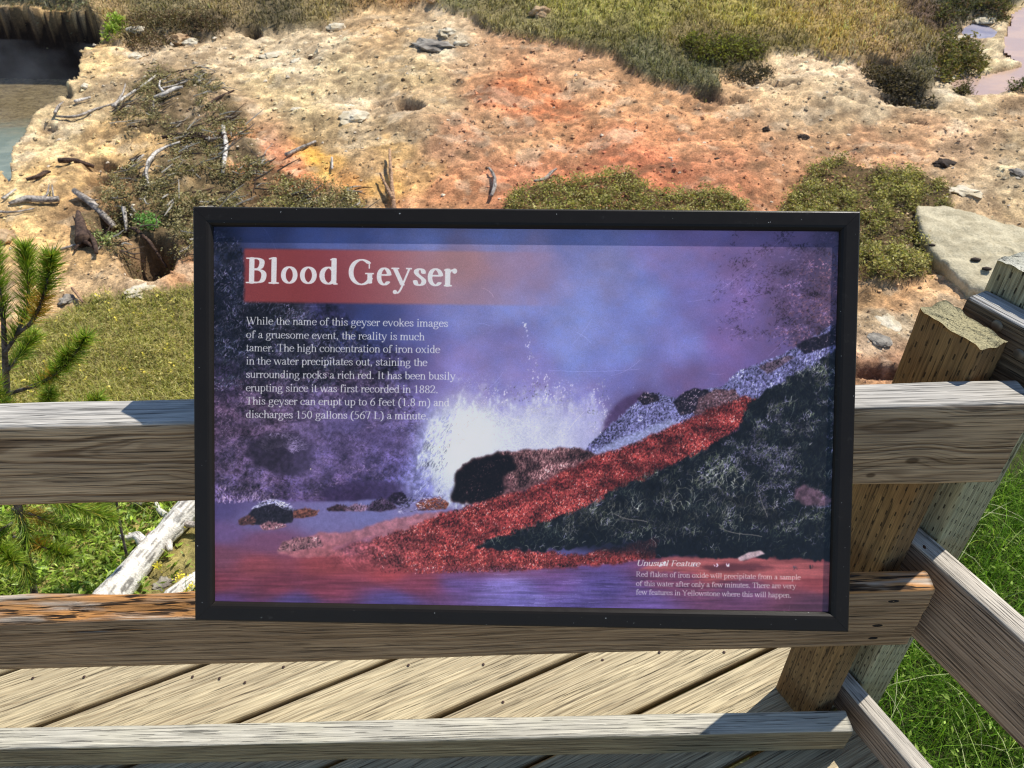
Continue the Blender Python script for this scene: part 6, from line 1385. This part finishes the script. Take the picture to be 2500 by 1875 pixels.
# --- young pines behind the rail at the left
def pt(sx, sy, y): r = ray(sx, sy); p = r * (y / r[1]); return np.array([p[0], p[1], p[2] + H0])
BARK = wood_vm('pine_bark', (120, 110, 104), (76, 68, 62), False)
def needles(A, P0, P1, L, n, r, cols, w=.0016):
    """bottle-brush of needles along P0-P1"""
    d = P1 - P0; Ld = np.linalg.norm(d); d = d / Ld; t = r.random(n) ** .8
    a = r.normal(0, 1, (n, 3)); a -= (a @ d)[:, None] * d; a /= np.linalg.norm(a, axis=1, keepdims=True)
    dirn = a * r.uniform(.55, 1.15, n)[:, None] + d * r.uniform(.35, 1.1, n)[:, None] + np.array([0, 0, .12]); dirn /= np.linalg.norm(dirn, axis=1, keepdims=True)
    B = P0 + d * (t * Ld)[:, None]; ll = L * r.uniform(.45, 1.15, n) * (1 - .3 * (t > .9))
    s = np.cross(dirn, r.normal(0, 1, (n, 3))); s /= np.linalg.norm(s, axis=1, keepdims=True)
    tip = B + dirn * ll[:, None]; mid = B + dirn * (ll * .5)[:, None] + np.array([0, 0, -.001])
    V = np.stack([B - s * w * .5, B + s * w * .5, mid - s * w * .55, mid + s * w * .55, tip], 1); c = pick(cols, n, r, .18)
    C = np.stack([c * .7, c * .7, c, c, c * 1.15], 1); k = (np.arange(n) * 5)[:, None]
    A.add(V.reshape(-1, 3), np.stack([k + [0, 1, 3], k + [0, 3, 2], k + [2, 3, 4]], 1).reshape(-1, 3), C.reshape(-1, 3))
GN = [(124,150,44),(98,128,36),(146,168,58),(162,178,84),(84,108,34),(150,140,56)]; YN = [(176,140,50),(150,124,50),(120,120,44),(190,150,70)]
def pine(label, trunk, branches, seed, tr=.012):
    r = seedr(seed); T = np.array(trunk); base = T[0]; root = empty('young_pine', tuple(base), label=label, category='pine tree', group='young pines behind the railing'); bpy.context.view_layer.update()
    V, F = tube(T - base, np.linspace(tr, tr * .5, len(T)), 9, seed, .12); obj('trunk', np_mesh('trunk', V, F, None, BARK, True), root)
    for k, (pts, yel, n, L) in enumerate(branches):
        n = int(n * 1.5); L = L * 1.4
        P = np.array(pts); V, F = tube(P - base, np.linspace(tr * .5, tr * .22, len(P)), 6, seed + k, .1); bo = obj('branch', np_mesh('branch', V, F, None, BARK, True), root)
        A = Acc(); seg = np.r_[0, np.cumsum(np.linalg.norm(np.diff(P, axis=0), axis=1))]; tot = seg[-1]; s0 = max(0, tot - .26)
        q = lambda t: np.array([np.interp(t, seg, P[:, c]) for c in range(3)])
        m_ = 5; st = np.linspace(s0, tot, m_ + 1)
        for i in range(m_): needles(A, q(st[i]) - base, q(st[i + 1]) - base, L, int(n * (.5 + .25 * i) / m_), r, (YN + GN if r.random() < .5 else YN) if (yel and i < 3) else GN)
        tipd = q(tot) - q(tot - .02); tipd /= np.linalg.norm(tipd) + 1e-9
        needles(A, q(tot) - base - tipd * .01, q(tot) - base + tipd * .03, L * .8, int(n * .35), r, GN)
        obj('needles', A.mesh('needles', NEED), bo, kind='stuff')
Y0 = 1.62
tr_ = [pt(40, 1330, Y0 - .05), pt(24, 1000, Y0), pt(14, 830, Y0), pt(10, 760, Y0 + .01), pt(8, 700, Y0 + .02)]; tr_[0][2] = -.55
pine('young lodgepole pine rising behind the top rail at the left edge', tr_, [
    ([pt(10,765,Y0), pt(36,722,Y0+.02), pt(60,668,Y0+.05), pt(62,610,Y0+.08), pt(56,556,Y0+.10)], 0, 620, .042),
    ([pt(36,722,Y0+.02), pt(66,700,Y0), pt(88,660,Y0-.02), pt(102,610,Y0-.03), pt(108,572,Y0-.03)], 1, 620, .040),
    ([pt(20,850,Y0), pt(60,838,Y0-.03), pt(108,818,Y0-.05), pt(150,780,Y0-.06), pt(176,742,Y0-.06)], 0, 520, .038),
    ([pt(60,838,Y0-.03), pt(90,830,Y0-.04), pt(120,800,Y0-.05), pt(140,772,Y0-.06)], 1, 300, .036),
    ([pt(16,800,Y0), pt(40,770,Y0+.05), pt(64,738,Y0+.08)], 0, 300, .038),
    ([pt(8,700,Y0+.02), pt(2,650,Y0+.03), pt(-6,600,Y0+.04), pt(-12,560,Y0+.05)], 0, 520, .042),
    ([pt(14,830,Y0), pt(-30,800,Y0+.04), pt(-60,740,Y0+.06)], 0, 400, .042),
    ([pt(20,880,Y0), pt(0,868,Y0-.08), pt(-14,850,Y0-.12), pt(-20,826,Y0-.14)], 0, 500, .042),
    ([pt(22,900,Y0), pt(70,900,Y0-.05), pt(100,880,Y0-.08), pt(104,858,Y0-.1)], 0, 420, .038),
    ([pt(24,960,Y0), pt(90,940,Y0-.04), pt(150,915,Y0-.05), pt(200,870,Y0-.04)], 0, 420, .038),
    ([pt(26,1100,Y0), pt(70,1112,Y0), pt(110,1130,Y0), pt(160,1142,Y0)], 1, 420, .040),
    ([pt(28,1130,Y0), pt(-10,1150,Y0-.05), pt(0,1185,Y0-.1), pt(20,1205,Y0-.14)], 0, 800, .046),
    ([pt(30,1160,Y0), pt(70,1170,Y0-.03), pt(100,1186,Y0-.06), pt(132,1196,Y0-.08)], 1, 620, .044),
    ([pt(28,1060,Y0), pt(120,1080,Y0+.03), pt(180,1100,Y0+.04), pt(226,1116,Y0+.04)], 0, 620, .046),
    ([pt(28,1080,Y0), pt(60,1150,Y0-.04), pt(50,1210,Y0-.08), pt(60,1240,Y0-.1)], 0, 620, .046)], 91)
# yellow umbels beside the log
A = Acc(); r9 = seedr(99)
for fx, fy in [(398,1262),(404,1275),(410,1268),(418,1282),(392,1296),(386,1304),(410,1300),(348,1238),(404,1150),(70,1176),(116,1196)]:
    q = surf(np.array([fx]), np.array([fy]), .05)[0]; Q = q + r9.normal(0, .012, (40, 3)) * [1, 1, .4]; A.add(*leaves(Q, .009, .9, pick([(236,220,90),(214,200,70)], 40, r9), fx))
obj('yellow_umbels', A.mesh('yellow_umbels', LEAF), kind='stuff')
# a second sapling half hidden behind the sign's left edge
t2 = [pt(260,1180,2.0), pt(256,1120,2.0), pt(250,1060,2.0), pt(248,1010,2.0)]; t2[0][2] = -.55
pine('small pine seedling between the top and middle rails', t2, [([pt(256,1120,2.0), pt(230,1110,1.98), pt(206,1100,1.96)], 0, 420, .04), ([pt(254,1090,2.0), pt(220,1080,2.0), pt(196,1090,1.98)], 0, 360, .04), ([pt(252,1070,2.0), pt(275,1060,2.0), pt(296,1066,2.0)], 0, 300, .04)], 95, .006)

# --- steam in the dark recess over the hot pool
sm_ = NT('steam'); P = sm_.n('NewGeometry').outputs['Position']
nz_ = sm_.noise(P, 2.2, 3, .6); zz_ = sm_.n('SeparateXYZ', {0: P}).outputs[2]
dn_ = sm_.math('MULTIPLY', sm_.sstep(nz_, .42, .72), .16)
pv_ = sm_.n('VolumePrincipled', {'Color': (.92, .93, .95), 'Density': dn_, 'Anisotropy': .3}); sm_.t.links.new(pv_.outputs[0], sm_.out.inputs['Volume'])
c0 = hit(np.array([60.]), np.array([120.]))[0]
V, F = ICO3; V = V * [2.3, 1.0, .36] + [c0[0] - .7, c0[1] - .15, pz + H0 + .42]
obj('steam', np_mesh('steam', V, F, None, sm_.m, True), kind='stuff')
